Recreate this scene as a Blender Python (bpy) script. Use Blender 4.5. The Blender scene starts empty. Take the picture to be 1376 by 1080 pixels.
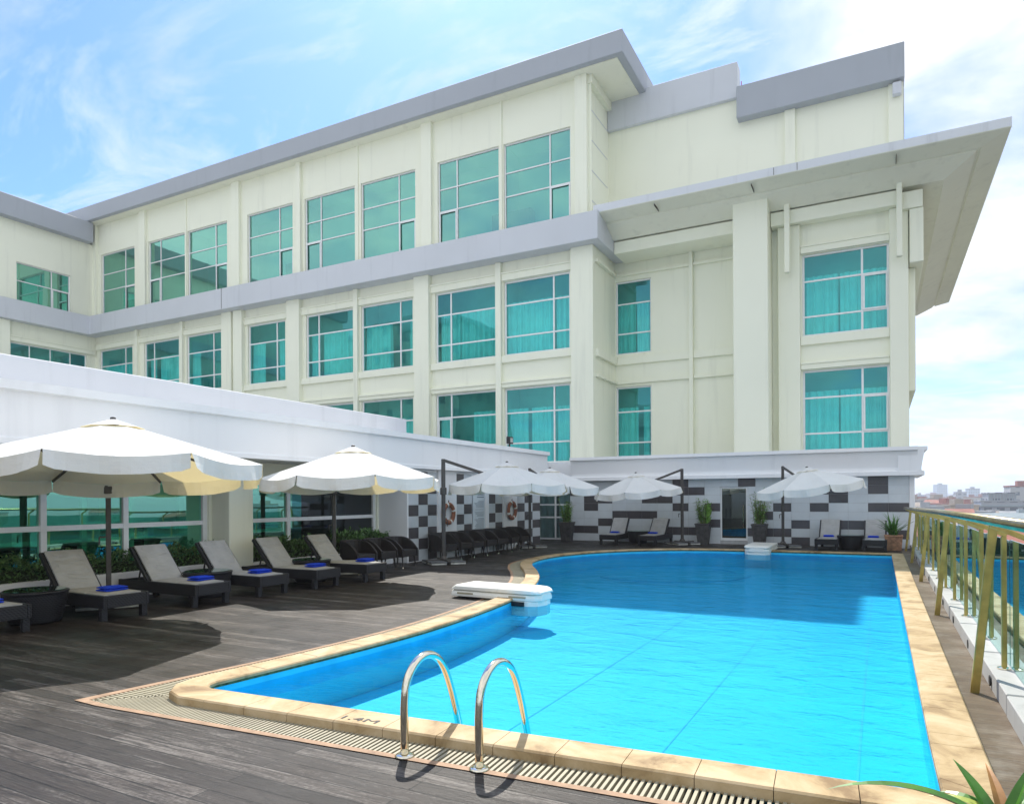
import bpy, bmesh, math, random
from mathutils import Vector, Matrix
random.seed(7)
S = bpy.context.scene
COL = S.collection
R = math.radians

# ------------------------------------------------------------------ camera
CAM_Z = 1.6
F_PX, W_PX, H_PX = 937.0, 1376.0, 1080.0
YAW = math.atan2(494, 937.)
cam = bpy.data.cameras.new("camera")
camo = bpy.data.objects.new("camera", cam)
COL.objects.link(camo)
cam.sensor_width = 36
cam.lens = 36 * F_PX / W_PX
cam.shift_y = (669.5 - H_PX / 2) / W_PX
cam.clip_start = 0.1
cam.clip_end = 20000
camo.matrix_world = Matrix.Translation((0, 0, CAM_Z)) @ Matrix.Rotation(YAW, 4, 'Z') @ Matrix.Rotation(R(90), 4, 'X') @ Matrix.Rotation(R(-0.3), 4, 'Z')
S.camera = camo

# ------------------------------------------------------------------ light
SUN_TO = Vector((-0.42, 0.70, 1.0)).normalized()
sl = bpy.data.lights.new("sun", 'SUN')
sl.energy = 3.1
sl.angle = R(0.5)
sl.color = (1.0, 0.95, 0.86)
so = bpy.data.objects.new("sun", sl)
COL.objects.link(so)
so.rotation_euler = SUN_TO.to_track_quat('Z', 'Y').to_euler()
so.location = (0, 0, 60)
vs = S.view_settings
S.display_settings.display_device = 'sRGB'
vs.view_transform = 'Standard'
vs.look = 'None'
vs.gamma = 1
vs.exposure = 0.95
S.cycles.max_bounces = 8
S.cycles.transparent_max_bounces = 14
S.cycles.glossy_bounces = 4
S.cycles.caustics_reflective = False
S.cycles.caustics_refractive = False
S.cycles.volume_bounces = 0
S.cycles.volume_step_rate = 4
S.cycles.sample_clamp_indirect = 8


# ------------------------------------------------------------------ node helpers
class NT:
    def __init__(s, tree):
        s.t = tree
        s.n = tree.nodes
        s.l = tree.links

    def new(s, kind, **kw):
        n = s.n.new(kind)
        for k, v in kw.items():
            if k.startswith('i_'):
                key = k[2:]
                key = int(key) if key.isdigit() else key.replace('_', ' ')
                s.put(n.inputs[key], v)
            else:
                setattr(n, k, v)
        return n

    def put(s, inp, v):
        if isinstance(v, bpy.types.NodeSocket):
            s.l.new(v, inp)
        elif isinstance(v, (tuple, list)) and len(v) == 3 and inp.type == 'RGBA':
            inp.default_value = (*v, 1)
        else:
            inp.default_value = v

    def math(s, op, a, b=None, c=None, clamp=False):
        n = s.n.new('ShaderNodeMath')
        n.operation = op
        n.use_clamp = clamp
        for i, v in enumerate((a, b, c)):
            if v is not None:
                s.put(n.inputs[i], v)
        return n.outputs[0]

    def noise(s, vec, scale, detail=3, rough=.55, dist=0.0):
        n = s.new('ShaderNodeTexNoise')
        n.inputs['Scale'].default_value = scale
        n.inputs['Detail'].default_value = detail
        n.inputs['Roughness'].default_value = rough
        n.inputs['Distortion'].default_value = dist
        if vec is not None:
            s.l.new(vec, n.inputs['Vector'])
        return n.outputs['Fac']

    def mapping(s, vec, scale=(1, 1, 1), loc=(0, 0, 0), rot=(0, 0, 0)):
        n = s.new('ShaderNodeMapping')
        n.inputs['Scale'].default_value = scale
        n.inputs['Location'].default_value = loc
        n.inputs['Rotation'].default_value = rot
        s.l.new(vec, n.inputs['Vector'])
        return n.outputs[0]

    def ramp(s, fac, stops):
        n = s.new('ShaderNodeValToRGB')
        el = n.color_ramp.elements
        while len(el) < len(stops):
            el.new(0.5)
        for e, (p, c) in zip(el, stops):
            e.position = p
            e.color = (*c, 1) if len(c) == 3 else c
        s.put(n.inputs['Fac'], fac)
        return n.outputs['Color']

    def mix(s, fac, a, b, blend='MIX'):
        n = s.new('ShaderNodeMix', data_type='RGBA', blend_type=blend)
        s.put(n.inputs[0], fac)
        s.put(n.inputs[6], a)
        s.put(n.inputs[7], b)
        return n.outputs[2]


def g3(v):
    return (v, v, v)


def newmat(name):
    m = bpy.data.materials.new(name)
    m.use_nodes = True
    m.node_tree.nodes.clear()
    t = NT(m.node_tree)
    out = t.new('ShaderNodeOutputMaterial')
    return m, t, out


def principled(t, out, col, rough=.6, metal=0., spec=.5, bump=None, bstr=.3, bdist=.01):
    p = t.new('ShaderNodeBsdfPrincipled')
    t.put(p.inputs['Base Color'], col)
    t.put(p.inputs['Roughness'], rough)
    t.put(p.inputs['Metallic'], metal)
    t.put(p.inputs['Specular IOR Level'], spec)
    if bump is not None:
        b = t.new('ShaderNodeBump')
        b.inputs['Strength'].default_value = bstr
        b.inputs['Distance'].default_value = bdist
        t.l.new(bump, b.inputs['Height'])
        t.l.new(b.outputs[0], p.inputs['Normal'])
    t.l.new(p.outputs[0], out.inputs['Surface'])
    return p


def pos(t):
    return t.new('ShaderNodeNewGeometry').outputs['Position']


def objc(t):
    return t.new('ShaderNodeTexCoord').outputs['Object']


def plain(name, col, rough=.6, metal=0., var=.06, scale=6., spec=.5, bs=.0, bscale=40, obj=True):
    m, t, o = newmat(name)
    c = objc(t) if obj else pos(t)
    n = t.noise(c, scale, 4)
    a = tuple(max(0, v * (1 - var * 2)) for v in col)
    b = tuple(min(1, v * (1 + var * 2)) for v in col)
    cc = t.ramp(n, [(.3, a), (.7, b)])
    bump = t.noise(c, bscale, 3) if bs else None
    principled(t, o, cc, rough, metal, spec, bump, bs, .01)
    return m


def paint_wall(name, col, stain=.12, streak=.1, rough=.7):
    """painted render: faint cloudiness, rain streaks, small dirt"""
    m, t, o = newmat(name)
    c = pos(t)
    big = t.noise(c, .35, 4, .6)
    st = t.noise(t.mapping(c, (1.6, 1.6, .12)), 1.6, 5, .6)
    fine = t.noise(c, 30, 3)
    base = t.ramp(big, [(.3, tuple(v * (1 - stain) for v in col)), (.7, col)])
    dirt = t.ramp(st, [(.56, (0, 0, 0)), (.78, g3(streak * 2.2))])
    base = t.mix(dirt, base, tuple(v * .55 for v in col))
    principled(t, o, base, rough, 0, .3, fine, .08, .004)
    return m


M = {}
M['cream'] = paint_wall('cream_paint', (.90, .905, .74), .04, .12)
M['trim'] = paint_wall('grey_trim_paint', (.63, .65, .68), .06, .14)
M['trim_dark'] = paint_wall('roof_fascia_paint', (.40, .425, .46), .06, .12)
M['white'] = paint_wall('white_wall_paint', (.90, .90, .90), .05, .10)
M['soffit'] = paint_wall('soffit_paint', (.86, .85, .70), .07, .14)
M['edgew'] = paint_wall('slab_edge_paint', (.72, .74, .76), .06, .25)
M['kerb'] = paint_wall('kerb_paint', (.50, .50, .48), .2, .4)
M['frame'] = plain('white_window_frame', (.82, .83, .82), .4, 0, .02)
M['curtain'] = plain('curtain_cloth', (.88, .92, .92), .9, 0, .04, 2.)
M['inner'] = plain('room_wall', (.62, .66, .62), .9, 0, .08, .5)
M['room'] = plain('pale_room_wall', (.82, .86, .80), .9, 0, .05, .5)
M['blind'] = plain('blind_slats', (.7, .76, .74), .6)


def glass(name, tint, gcol, base, pw, rough=.0, wave=.0):
    m, t, o = newmat(name)
    tr = t.new('ShaderNodeBsdfTransparent')
    t.put(tr.inputs['Color'], tint)
    gl = t.new('ShaderNodeBsdfGlossy')
    t.put(gl.inputs['Color'], gcol)
    gl.inputs['Roughness'].default_value = rough
    lw = t.new('ShaderNodeLayerWeight')
    lw.inputs['Blend'].default_value = .5
    f = t.math('POWER', lw.outputs['Facing'], pw)
    f = t.math('MULTIPLY_ADD', f, 1 - base, base, clamp=True)
    if wave:
        b = t.new('ShaderNodeBump')
        b.inputs['Strength'].default_value = wave
        b.inputs['Distance'].default_value = .02
        t.l.new(t.noise(pos(t), .9, 1), b.inputs['Height'])
        t.l.new(b.outputs[0], gl.inputs['Normal'])
    mx = t.new('ShaderNodeMixShader')
    t.put(mx.inputs[0], f)
    t.l.new(tr.outputs[0], mx.inputs[1])
    t.l.new(gl.outputs[0], mx.inputs[2])
    t.l.new(mx.outputs[0], o.inputs['Surface'])
    return m


M['glass_teal'] = glass('teal_window_glass', (.30, .93, .88), (.20, .70, .72), .24, 3.0, .01, .12)
M['glass_up'] = glass('upper_window_glass', (.16, .72, .64), (.36, .80, .66), .52, 3.0, .03, .12)
M['glass_green'] = glass('green_window_glass', (.28, .93, .62), (.42, 1.0, .80), .40, 3.0, .0, .06)
M['glass_dark'] = glass('dark_interior_glass', (.16, .18, .19), (.5, .55, .6), .10, 3.5, .0, .05)  # darkness of the unlit interior put into the glass tint
M['glass_grey'] = glass('grey_teal_window_glass', (.42, .55, .55), (.4, .55, .58), .14, 3.0, .0, .05)
M['glass_rail'] = glass('railing_glass', (.42, .72, .68), (.75, .95, .95), .09, 2.6, .0, .03)
M['glass_top'] = glass('table_glass', (.35, .5, .46), (.9, 1, .98), .10, 3.5)
M['glass_door'] = glass('door_glass', (.06, .09, .09), (.8, .95, .92), .10, 3.0, .0)

# ---- tiles
M['tile_w'] = plain('pale_tile', (.62, .66, .68), .25, 0, .04, 1.3, .5, obj=False)
M['tile_d'] = plain('charcoal_tile', (.075, .068, .072), .3, 0, .1, 1.5, .5, obj=False)
M['grout'] = plain('grout', (.45, .46, .46), .9)


# ---- deck wood (planks along X)
def deck_mat(name, tone, worn):
    m, t, o = newmat(name)
    c = pos(t)
    br = t.new('ShaderNodeTexBrick')
    br.offset = .43
    br.offset_frequency = 2
    t.l.new(c, br.inputs['Vector'])
    br.inputs['Color1'].default_value = (0, 0, 0, 1)
    br.inputs['Color2'].default_value = (1, 1, 1, 1)
    br.inputs['Mortar'].default_value = (0, 0, 0, 1)
    br.inputs['Scale'].default_value = 1
    br.inputs['Mortar Size'].default_value = .0055
    br.inputs['Mortar Smooth'].default_value = .2
    br.inputs['Bias'].default_value = 0
    br.inputs['Brick Width'].default_value = 2.3
    br.inputs['Row Height'].default_value = .125
    sep = t.new('ShaderNodeSeparateColor')
    t.l.new(br.outputs['Color'], sep.inputs[0])
    pl = sep.outputs[0]
    gap = br.outputs['Fac']
    br2 = t.new('ShaderNodeTexBrick')
    br2.offset = .43
    br2.offset_frequency = 2
    t.l.new(c, br2.inputs['Vector'])
    for k_, v_ in (('Scale', 1), ('Mortar Size', .014), ('Mortar Smooth', 1.0), ('Bias', 0), ('Brick Width', 2.3), ('Row Height', .125)):
        br2.inputs[k_].default_value = v_
    edge = br2.outputs['Fac']
    grain = t.noise(t.mapping(c, (1.1, 15, 1)), 2.6, 7, .72, .25)
    streak = t.noise(t.mapping(c, (.45, 5.5, 1), (3, 7, 0)), 2.0, 6, .66, .2)
    blot = t.noise(c, .55, 5, .62)
    spk = t.noise(c, 38, 4, .75)
    dark = t.mix(pl, tuple(v * .45 for v in tone), tuple(v * 1.75 for v in tone))
    w = t.math('MULTIPLY_ADD', streak, .40, t.math('MULTIPLY', blot, .30))
    w = t.math('MULTIPLY_ADD', grain, .42, w)
    w = t.math('MULTIPLY_ADD', spk, .36, w)
    w = t.math('MULTIPLY_ADD', pl, .16, w)
    w = t.math('MULTIPLY_ADD', edge, .16, w)
    wf = t.ramp(w, [(.86, (0, 0, 0)), (1.04, (1, 1, 1))])
    wfs = t.new('ShaderNodeSeparateColor')
    t.l.new(wf, wfs.inputs[0])
    col = t.mix(t.math('MULTIPLY', wfs.outputs[0], .85), dark, worn)
    col = t.mix(t.ramp(grain, [(.36, g3(.85)), (.52, (0, 0, 0))]), col, tuple(v * .25 for v in tone))
    col = t.mix(gap, col, (.004, .003, .003))
    rough = t.math('MULTIPLY_ADD', t.noise(c, 2.2, 5, .6), .55, .2)
    h = t.math('SUBTRACT', t.math('MULTIPLY_ADD', grain, .5, t.math('MULTIPLY', pl, .25)), t.math('MULTIPLY', gap, 1.6))
    principled(t, o, col, rough, 0, .28, h, .8, .014)
    return m


M['deck'] = deck_mat('weathered_deck_boards', (.026, .020, .0165), (.18, .163, .145))


def walk_mat():
    m, t, o = newmat('side_walk_boards')
    c = pos(t)
    br = t.new('ShaderNodeTexBrick')
    t.l.new(c, br.inputs['Vector'])
    br.inputs['Scale'].default_value = 1
    br.inputs['Mortar Size'].default_value = .004
    br.inputs['Brick Width'].default_value = 4
    br.inputs['Row Height'].default_value = .125
    br.inputs['Color1'].default_value = (.085, .058, .034, 1)
    br.inputs['Color2'].default_value = (.155, .115, .072, 1)
    br.inputs['Mortar'].default_value = (.05, .04, .03, 1)
    bl = t.noise(c, 2.3, 5, .65)
    gr = t.noise(t.mapping(c, (3, 26, 1)), 2.5, 4)
    col = t.mix(t.ramp(bl, [(.45, (0, 0, 0)), (.68, g3(.8))]), br.outputs['Color'], (.30, .27, .22))
    col = t.mix(t.ramp(gr, [(.35, g3(.7)), (.6, (0, 0, 0))]), col, (.10, .065, .035))
    principled(t, o, col, .5, 0, .4, gr, .4, .01)
    return m


M['walk'] = walk_mat()


def stone_mat():
    m, t, o = newmat('tan_sandstone')
    c = pos(t)
    big = t.noise(c, 2.1, 6, .66, .6)
    fine = t.noise(c, 60, 4, .7)
    pit = t.noise(c, 150, 2)
    wn = t.new('ShaderNodeTexVoronoi')
    wn.inputs['Scale'].default_value = 1.5
    t.l.new(c, wn.inputs['Vector'])
    col = t.ramp(big, [(.34, (.22, .135, .06)), (.46, (.45, .32, .165)), (.62, (.60, .46, .28))])
    col = t.mix(t.math('MULTIPLY', fine, .3), col, (.36, .26, .13))
    col = t.mix(t.ramp(pit, [(.68, (0, 0, 0)), (.75, g3(.6))]), col, (.2, .14, .08))
    principled(t, o, col, .65, 0, .35, fine, .15, .004)
    return m


M['stone'] = stone_mat()
M['terracotta'] = plain('terracotta', (.34, .215, .13), .75, 0, .12, 9, bs=.1)
M['terrapot'] = plain('terracotta_pot', (.42, .22, .13), .8, 0, .22, 9, bs=.2)
M['grate'] = plain('cream_grating', (.37, .335, .235), .5, 0, .06, 3)
M['gratebed'] = plain('drain_bed', (.05, .045, .035), .9)
M['joint'] = plain('dark_joint', (.06, .05, .035), .9)
M['moss'] = plain('mossy_edge', (.10, .13, .05), .9, 0, .3, 20)


def pool_mat():
    m, t, o = newmat('pool_paint')
    c = pos(t)
    vo = t.new('ShaderNodeTexVoronoi', feature='SMOOTH_F1')
    vo.inputs['Scale'].default_value = 3.0
    vo.inputs['Smoothness'].default_value = .7
    wob = t.noise(c, 1.4, 3)
    add = t.new('ShaderNodeVectorMath', operation='ADD')
    t.l.new(c, add.inputs[0])
    t.l.new(wob, add.inputs[1])
    t.l.new(add.outputs[0], vo.inputs['Vector'])
    n = t.noise(c, .5, 3)
    col = t.ramp(n, [(.3, (.002, .50, .86)), (.7, (.003, .56, .92))])
    principled(t, o, col, .6, 0, .2)
    return m


M['pool'] = pool_mat()
M['pooledge'] = plain('pool_wall_paint', (.02, .60, .94), .5, 0, .06, 4, obj=False)
M['poolline'] = plain('pool_joint', (.002, .48, .83), .8)
M['pool_lifted'] = plain('pool_paint_lifted', (.03, .74, .97), .5, 0, .04, 2, obj=False)  # pool paint lightened in colour to make up for shade on the walls


def water_mat():
    m, t, o = newmat('pool_water')
    c = pos(t)
    tr = t.new('ShaderNodeBsdfTransparent')
    t.put(tr.inputs['Color'], (.82, .97, 1.0))
    gl = t.new('ShaderNodeBsdfGlossy')
    t.put(gl.inputs['Color'], (.16, .60, .95))
    gl.inputs['Roughness'].default_value = .03
    n1 = t.noise(t.mapping(c, (1.0, 1.7, 1), rot=(0, 0, .4)), 1.7, 4, .55, .6)
    n2 = t.noise(t.mapping(c, (1.4, 2.6, 1), rot=(0, 0, -.3)), 6.5, 3, .5, .5)
    h = t.math('MULTIPLY_ADD', n2, .22, n1)
    b = t.new('ShaderNodeBump')
    b.inputs['Strength'].default_value = .6
    b.inputs['Distance'].default_value = .05
    t.l.new(h, b.inputs['Height'])
    t.l.new(b.outputs[0], gl.inputs['Normal'])
    fr = t.new('ShaderNodeFresnel')
    fr.inputs['IOR'].default_value = 1.33
    t.l.new(b.outputs[0], fr.inputs['Normal'])
    f = t.math('MULTIPLY', fr.outputs[0], .85, clamp=True)
    mx = t.new('ShaderNodeMixShader')
    t.put(mx.inputs[0], f)
    t.l.new(tr.outputs[0], mx.inputs[1])
    t.l.new(gl.outputs[0], mx.inputs[2])
    t.l.new(mx.outputs[0], o.inputs['Surface'])
    return m


M['water'] = water_mat()


def canvas_mat():
    m, t, o = newmat('umbrella_canvas')
    c = objc(t)
    n = t.noise(c, 3, 4)
    we = t.noise(c, 120, 2)
    col = t.ramp(n, [(.3, (.88, .89, .87)), (.7, (.92, .93, .91))])
    d = t.new('ShaderNodeBsdfDiffuse')
    t.put(d.inputs['Color'], col)
    tl = t.new('ShaderNodeBsdfTranslucent')
    t.put(tl.inputs['Color'], (.95, .78, .38))
    b = t.new('ShaderNodeBump')
    b.inputs['Strength'].default_value = .35
    b.inputs['Distance'].default_value = .012
    t.l.new(t.math('MULTIPLY_ADD', t.noise(t.mapping(c, (4, 4, 9)), 2.0, 3), 2.0, we), b.inputs['Height'])
    t.l.new(b.outputs[0], d.inputs['Normal'])
    mx = t.new('ShaderNodeMixShader')
    mx.inputs[0].default_value = .28
    t.l.new(d.outputs[0], mx.inputs[1])
    t.l.new(tl.outputs[0], mx.inputs[2])
    t.l.new(mx.outputs[0], o.inputs['Surface'])
    return m


M['canvas'] = canvas_mat()
M['darkmetal'] = plain('bronze_painted_metal', (.075, .068, .062), .45, .3, .08, 8)
M['slab'] = plain('concrete_ballast', (.5, .5, .46), .85, 0, .15, 8, bs=.2)
M['slabdark'] = plain('ballast_top', (.12, .125, .13), .7, 0, .2, 6)


def wicker_mat(name, col, sc=70):
    m, t, o = newmat(name)
    c = objc(t)
    w = t.new('ShaderNodeTexWave', wave_type='BANDS', bands_direction='Z')
    w.inputs['Scale'].default_value = sc / 6.
    w.inputs['Distortion'].default_value = .4
    t.l.new(c, w.inputs['Vector'])
    w2 = t.new('ShaderNodeTexWave', wave_type='BANDS', bands_direction='DIAGONAL')
    w2.inputs['Scale'].default_value = sc / 5.
    t.l.new(c, w2.inputs['Vector'])
    h = t.math('ADD', w.outputs['Fac'], w2.outputs['Fac'])
    n = t.noise(c, 5, 3)
    cc = t.ramp(t.math('MULTIPLY', h, .5), [(.2, tuple(v * .5 for v in col)), (.8, tuple(v * 1.3 for v in col))])
    cc = t.mix(t.math('MULTIPLY', n, .4), cc, tuple(v * 1.6 for v in col))
    principled(t, o, cc, .5, 0, .4, h, .5, .004)
    return m


M['wicker'] = wicker_mat('charcoal_wicker', (.018, .018, .022))
M['wicker_b'] = wicker_mat('brown_black_wicker', (.022, .018, .018))


def cloth_mat(name, col, rough=.9):
    m, t, o = newmat(name)
    c = objc(t)
    fold = t.noise(t.mapping(c, (4.5, 1.1, 4.5)), 2.6, 3, .5, 1.2)
    we = t.noise(c, 140, 2)
    cc = t.ramp(t.noise(c, 4, 3), [(.3, tuple(v * .9 for v in col)), (.7, tuple(v * 1.08 for v in col))])
    h = t.math('MULTIPLY_ADD', we, .06, fold)
    principled(t, o, cc, rough, 0, .2, h, .9, .05)
    return m


M['cushion'] = cloth_mat('grey_cushion_cloth', (.42, .42, .41))
M['towel'] = cloth_mat('blue_towel', (.012, .06, .62))
M['chrome'] = plain('polished_steel', (.80, .73, .58), .08, 1., .03, 3)  # warm tint put into the steel for the stone it reflects
M['brass'] = plain('bronze_tinted_steel', (.50, .385, .12), .34, .65, .12, 7, bs=.05)
M['railtube'] = plain('bronze_rail_tube', (.34, .28, .15), .25, .9, .12, 6)
M['leaf'] = plain('hedge_leaf', (.10, .20, .055), .45, 0, .3, 12)
M['leaf2'] = plain('bamboo_leaf', (.14, .28, .05), .45, 0, .3, 12)
M['leaf3'] = plain('strap_leaf', (.07, .20, .025), .35, 0, .25, 6)
M['leafy'] = plain('yellow_leaf_edge', (.42, .48, .10), .4, 0, .15, 6)
M['leafbrown'] = plain('dry_leaf', (.36, .17, .05), .6, 0, .2, 6)
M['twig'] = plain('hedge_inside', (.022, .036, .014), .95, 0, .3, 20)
M['stem'] = plain('plant_stem', (.16, .17, .05), .6, 0, .2, 9)
M['soil'] = plain('soil', (.05, .035, .025), .95, 0, .3, 20)
M['pot_dark'] = plain('dark_stone_pot', (.06, .058, .058), .6, 0, .25, 8, bs=.3)
M['plastic'] = plain('white_plastic', (.82, .82, .76), .35, 0, .03, 3)
M['black'] = plain('black_plastic', (.012, .012, .013), .5)
M['ring'] = plain('orange_red_ring', (.34, .12, .06), .5, 0, .12, 5)
M['board'] = plain('notice_board_face', (.66, .72, .74), .35, 0, .03, 2)
M['print'] = plain('print_ink', (.20, .24, .27), .7)
M['lampglass'] = plain('lamp_glass', (.5, .52, .5), .15, 0, .03)
M['redpaint'] = plain('red_paint', (.5, .04, .02), .5)


# ------------------------------------------------------------------ mesh builder
class MB:
    def __init__(s):
        s.v, s.f, s.mi, s.sm = [], [], [], []
        s.cur = 0
        s.smooth = False

    def _f(s, ids):
        s.f.append(ids)
        s.mi.append(s.cur)
        s.sm.append(s.smooth)

    def poly(s, pts):
        b = len(s.v)
        s.v += [tuple(p) for p in pts]
        s._f(list(range(b, b + len(pts))))

    def box(s, x0, x1, y0, y1, z0, z1):
        b = len(s.v)
        x0, x1 = min(x0, x1), max(x0, x1)
        y0, y1 = min(y0, y1), max(y0, y1)
        z0, z1 = min(z0, z1), max(z0, z1)
        s.v += [(x0, y0, z0), (x1, y0, z0), (x1, y1, z0), (x0, y1, z0), (x0, y0, z1), (x1, y0, z1), (x1, y1, z1), (x0, y1, z1)]
        for q in ((0, 3, 2, 1), (4, 5, 6, 7), (0, 1, 5, 4), (1, 2, 6, 5), (2, 3, 7, 6), (3, 0, 4, 7)):
            s._f([b + i for i in q])

    def bar(s, p, q, w, h, up=(0, 0, 1)):
        """rectangular bar from p to q"""
        p, q = Vector(p), Vector(q)
        d = (q - p).normalized()
        u = Vector(up)
        a = d.cross(u)
        if a.length < 1e-4:
            a = d.cross(Vector((0, 1, 0)))
        a.normalize()
        c = a.cross(d).normalized()
        b = len(s.v)
        for o in (p, q):
            for sa, sc in ((-1, -1), (1, -1), (1, 1), (-1, 1)):
                s.v.append(tuple(o + a * sa * w / 2 + c * sc * h / 2))
        for qd in ((0, 1, 2, 3), (7, 6, 5, 4), (0, 4, 5, 1), (1, 5, 6, 2), (2, 6, 7, 3), (3, 7, 4, 0)):
            s._f([b + i for i in qd])

    def loft(s, rings, cap=True, closed=True):
        b = len(s.v)
        n = len(rings[0])
        for r in rings:
            s.v += [tuple(p) for p in r]
        for i in range(len(rings) - 1):
            for j in range(n if closed else n - 1):
                k = (j + 1) % n
                s._f([b + i * n + j, b + i * n + k, b + (i + 1) * n + k, b + (i + 1) * n + j])
        if cap:
            s._f([b + j for j in range(n)][::-1])
            s._f([b + (len(rings) - 1) * n + j for j in range(n)])

    def tube(s, pts, r, n=10, cap=True):
        pts = [Vector(p) for p in pts]
        rs = r if isinstance(r, (list, tuple)) else [r] * len(pts)
        rings = []
        d0 = (pts[1] - pts[0]).normalized()
        a = d0.cross(Vector((0, 0, 1)))
        if a.length < 1e-3:
            a = d0.cross(Vector((0, 1, 0)))
        a.normalize()
        for i, p in enumerate(pts):
            d = (pts[min(i + 1, len(pts) - 1)] - pts[max(i - 1, 0)]).normalized()
            a = (a - d * a.dot(d)).normalized()
            c = d.cross(a)
            rings.append([p + (a * math.cos(2 * math.pi * k / n) + c * math.sin(2 * math.pi * k / n)) * rs[i] for k in range(n)])
        s.loft(rings, cap)

    def lathe(s, prof, c=(0, 0), n=24, sx=1, sy=1, cap=True):
        s.loft([[(c[0] + r * sx * math.cos(2 * math.pi * k / n), c[1] + r * sy * math.sin(2 * math.pi * k / n), z) for k in range(n)] for r, z in prof], cap)

    def build(s, name, mats, parent=None, world=False, bevel=0, seg=2, autosmooth=False):
        me = bpy.data.meshes.new(name)
        off = Vector((0, 0, 0))
        if world and parent is not None:
            q = parent
            while q is not None:
                off += q.location
                q = q.parent
        me.from_pydata([tuple(Vector(p) - off) for p in s.v], [], s.f)
        mats = mats if isinstance(mats, (list, tuple)) else [mats]
        for m in mats:
            me.materials.append(M[m] if isinstance(m, str) else m)
        me.polygons.foreach_set('material_index', s.mi)
        me.polygons.foreach_set('use_smooth', s.sm)
        me.update()
        o = bpy.data.objects.new(name, me)
        COL.objects.link(o)
        if parent is not None:
            o.parent = parent
        if bevel:
            b = o.modifiers.new('bevel', 'BEVEL')
            b.width = bevel
            b.segments = seg
            b.limit_method = 'ANGLE'
            b.angle_limit = R(40)
        return o


def tag(o, label=None, cat=None, group=None, kind=None):
    for k, v in (('label', label), ('category', cat), ('group', group), ('kind', kind)):
        if v:
            o[k] = v
    return o


def thing(name, loc, label, cat, group=None, rz=0):
    o = bpy.data.objects.new(name, None)
    COL.objects.link(o)
    o.location = loc
    o.rotation_euler = (0, 0, rz)
    o.empty_display_size = .2
    return tag(o, label, cat, group)


KIDS = {}


def copy_tree(o, label=None, parent=None):
    c = o.copy()
    COL.objects.link(c)
    if parent is not None:
        c.parent = parent
    if label:
        c['label'] = label
    for ch in list(o.children):
        copy_tree(ch, None, c)
    return c


def smooth_poly(pts, n=6, closed=False):
    out = []
    P = [Vector((*p, 0)) if len(p) == 2 else Vector(p) for p in pts]
    m = len(P)
    rng = m if closed else m - 1
    for i in range(rng):
        p0 = P[(i - 1) % m] if closed or i > 0 else P[i]
        p1, p2 = P[i], P[(i + 1) % m]
        p3 = P[(i + 2) % m] if closed or i + 2 < m else p2
        for k in range(n):
            u = k / n
            out.append(.5 * ((2 * p1) + (p2 - p0) * u + (2 * p0 - 5 * p1 + 4 * p2 - p3) * u * u + (3 * p1 - p0 - 3 * p2 + p3) * u ** 3))
    if not closed:
        out.append(P[-1])
    return out


def fill_with_hole(name, outer, hole, z, mat):
    bm = bmesh.new()
    es = []
    for lp in (outer, hole):
        vs_ = [bm.verts.new((p[0], p[1], z)) for p in lp]
        for i in range(len(vs_)):
            es.append(bm.edges.new((vs_[i], vs_[(i + 1) % len(vs_)])))
    bmesh.ops.triangle_fill(bm, use_beauty=True, edges=es, normal=(0, 0, 1))
    bmesh.ops.recalc_face_normals(bm, faces=bm.faces)
    if bm.faces and sum(f.normal.z for f in bm.faces) < 0:
        bmesh.ops.reverse_faces(bm, faces=bm.faces)
    me = bpy.data.meshes.new(name)
    bm.to_mesh(me)
    bm.free()
    me.materials.append(M[mat])
    o = bpy.data.objects.new(name, me)
    COL.objects.link(o)
    return o


# ------------------------------------------------------------------ pool outline
left_side = [(-5.01, 4.06), (-4.90, 5.0), (-4.81, 6.0), (-4.78, 7.0), (-4.86, 8.2), (-5.05, 9.6), (-5.42, 11.0), (-5.92, 12.3),
             (-6.55, 13.5), (-7.15, 14.5), (-7.55, 15.4), (-7.74, 16.5), (-7.66, 17.6), (-7.25, 18.8), (-6.5, 19.9), (-5.4, 20.75), (-4.2, 21.15), (-3.0, 21.25)]
ls = smooth_poly(left_side, 5)          # going up the left side
corner = [(-4.62, 3.885), (-4.84, 3.872), (-4.93, 3.905), (-4.985, 3.965)]
NEAR_R = (.30, 4.21)
inner = [Vector((p[0], p[1], 0)) for p in corner] + ls + [Vector((.30, 21.28, 0))]
nR = [Vector((.30, 21.28 - (21.28 - 4.21) * k / 20, 0)) for k in range(1, 21)]
nN = [Vector((.30 + (-4.62 - .30) * k / 12, 4.21 + (3.885 - 4.21) * k / 12, 0)) for k in range(1, 12)]
inner = inner + nR + nN                  # clockwise seen from above? (left side upwards, right side downwards)


def offset(poly, w):
    """move each point outwards; inner runs clockwise so the outside is on the left of travel"""
    out = []
    m = len(poly)
    for i in range(m):
        a, b, c = poly[i - 1], poly[i], poly[(i + 1) % m]
        d1, d2 = (b - a).normalized(), (c - b).normalized()
        n1, n2 = Vector((-d1.y, d1.x, 0)), Vector((-d2.y, d2.x, 0))
        n = (n1 + n2).normalized()
        k = 1 / max(.45, n.dot(n1))
        out.append(b + n * w * k)
    return out


outer = offset(inner, .26)
COP_T, COP_B, WATER, FLOOR = .065, .032, -.05, -.44

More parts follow.
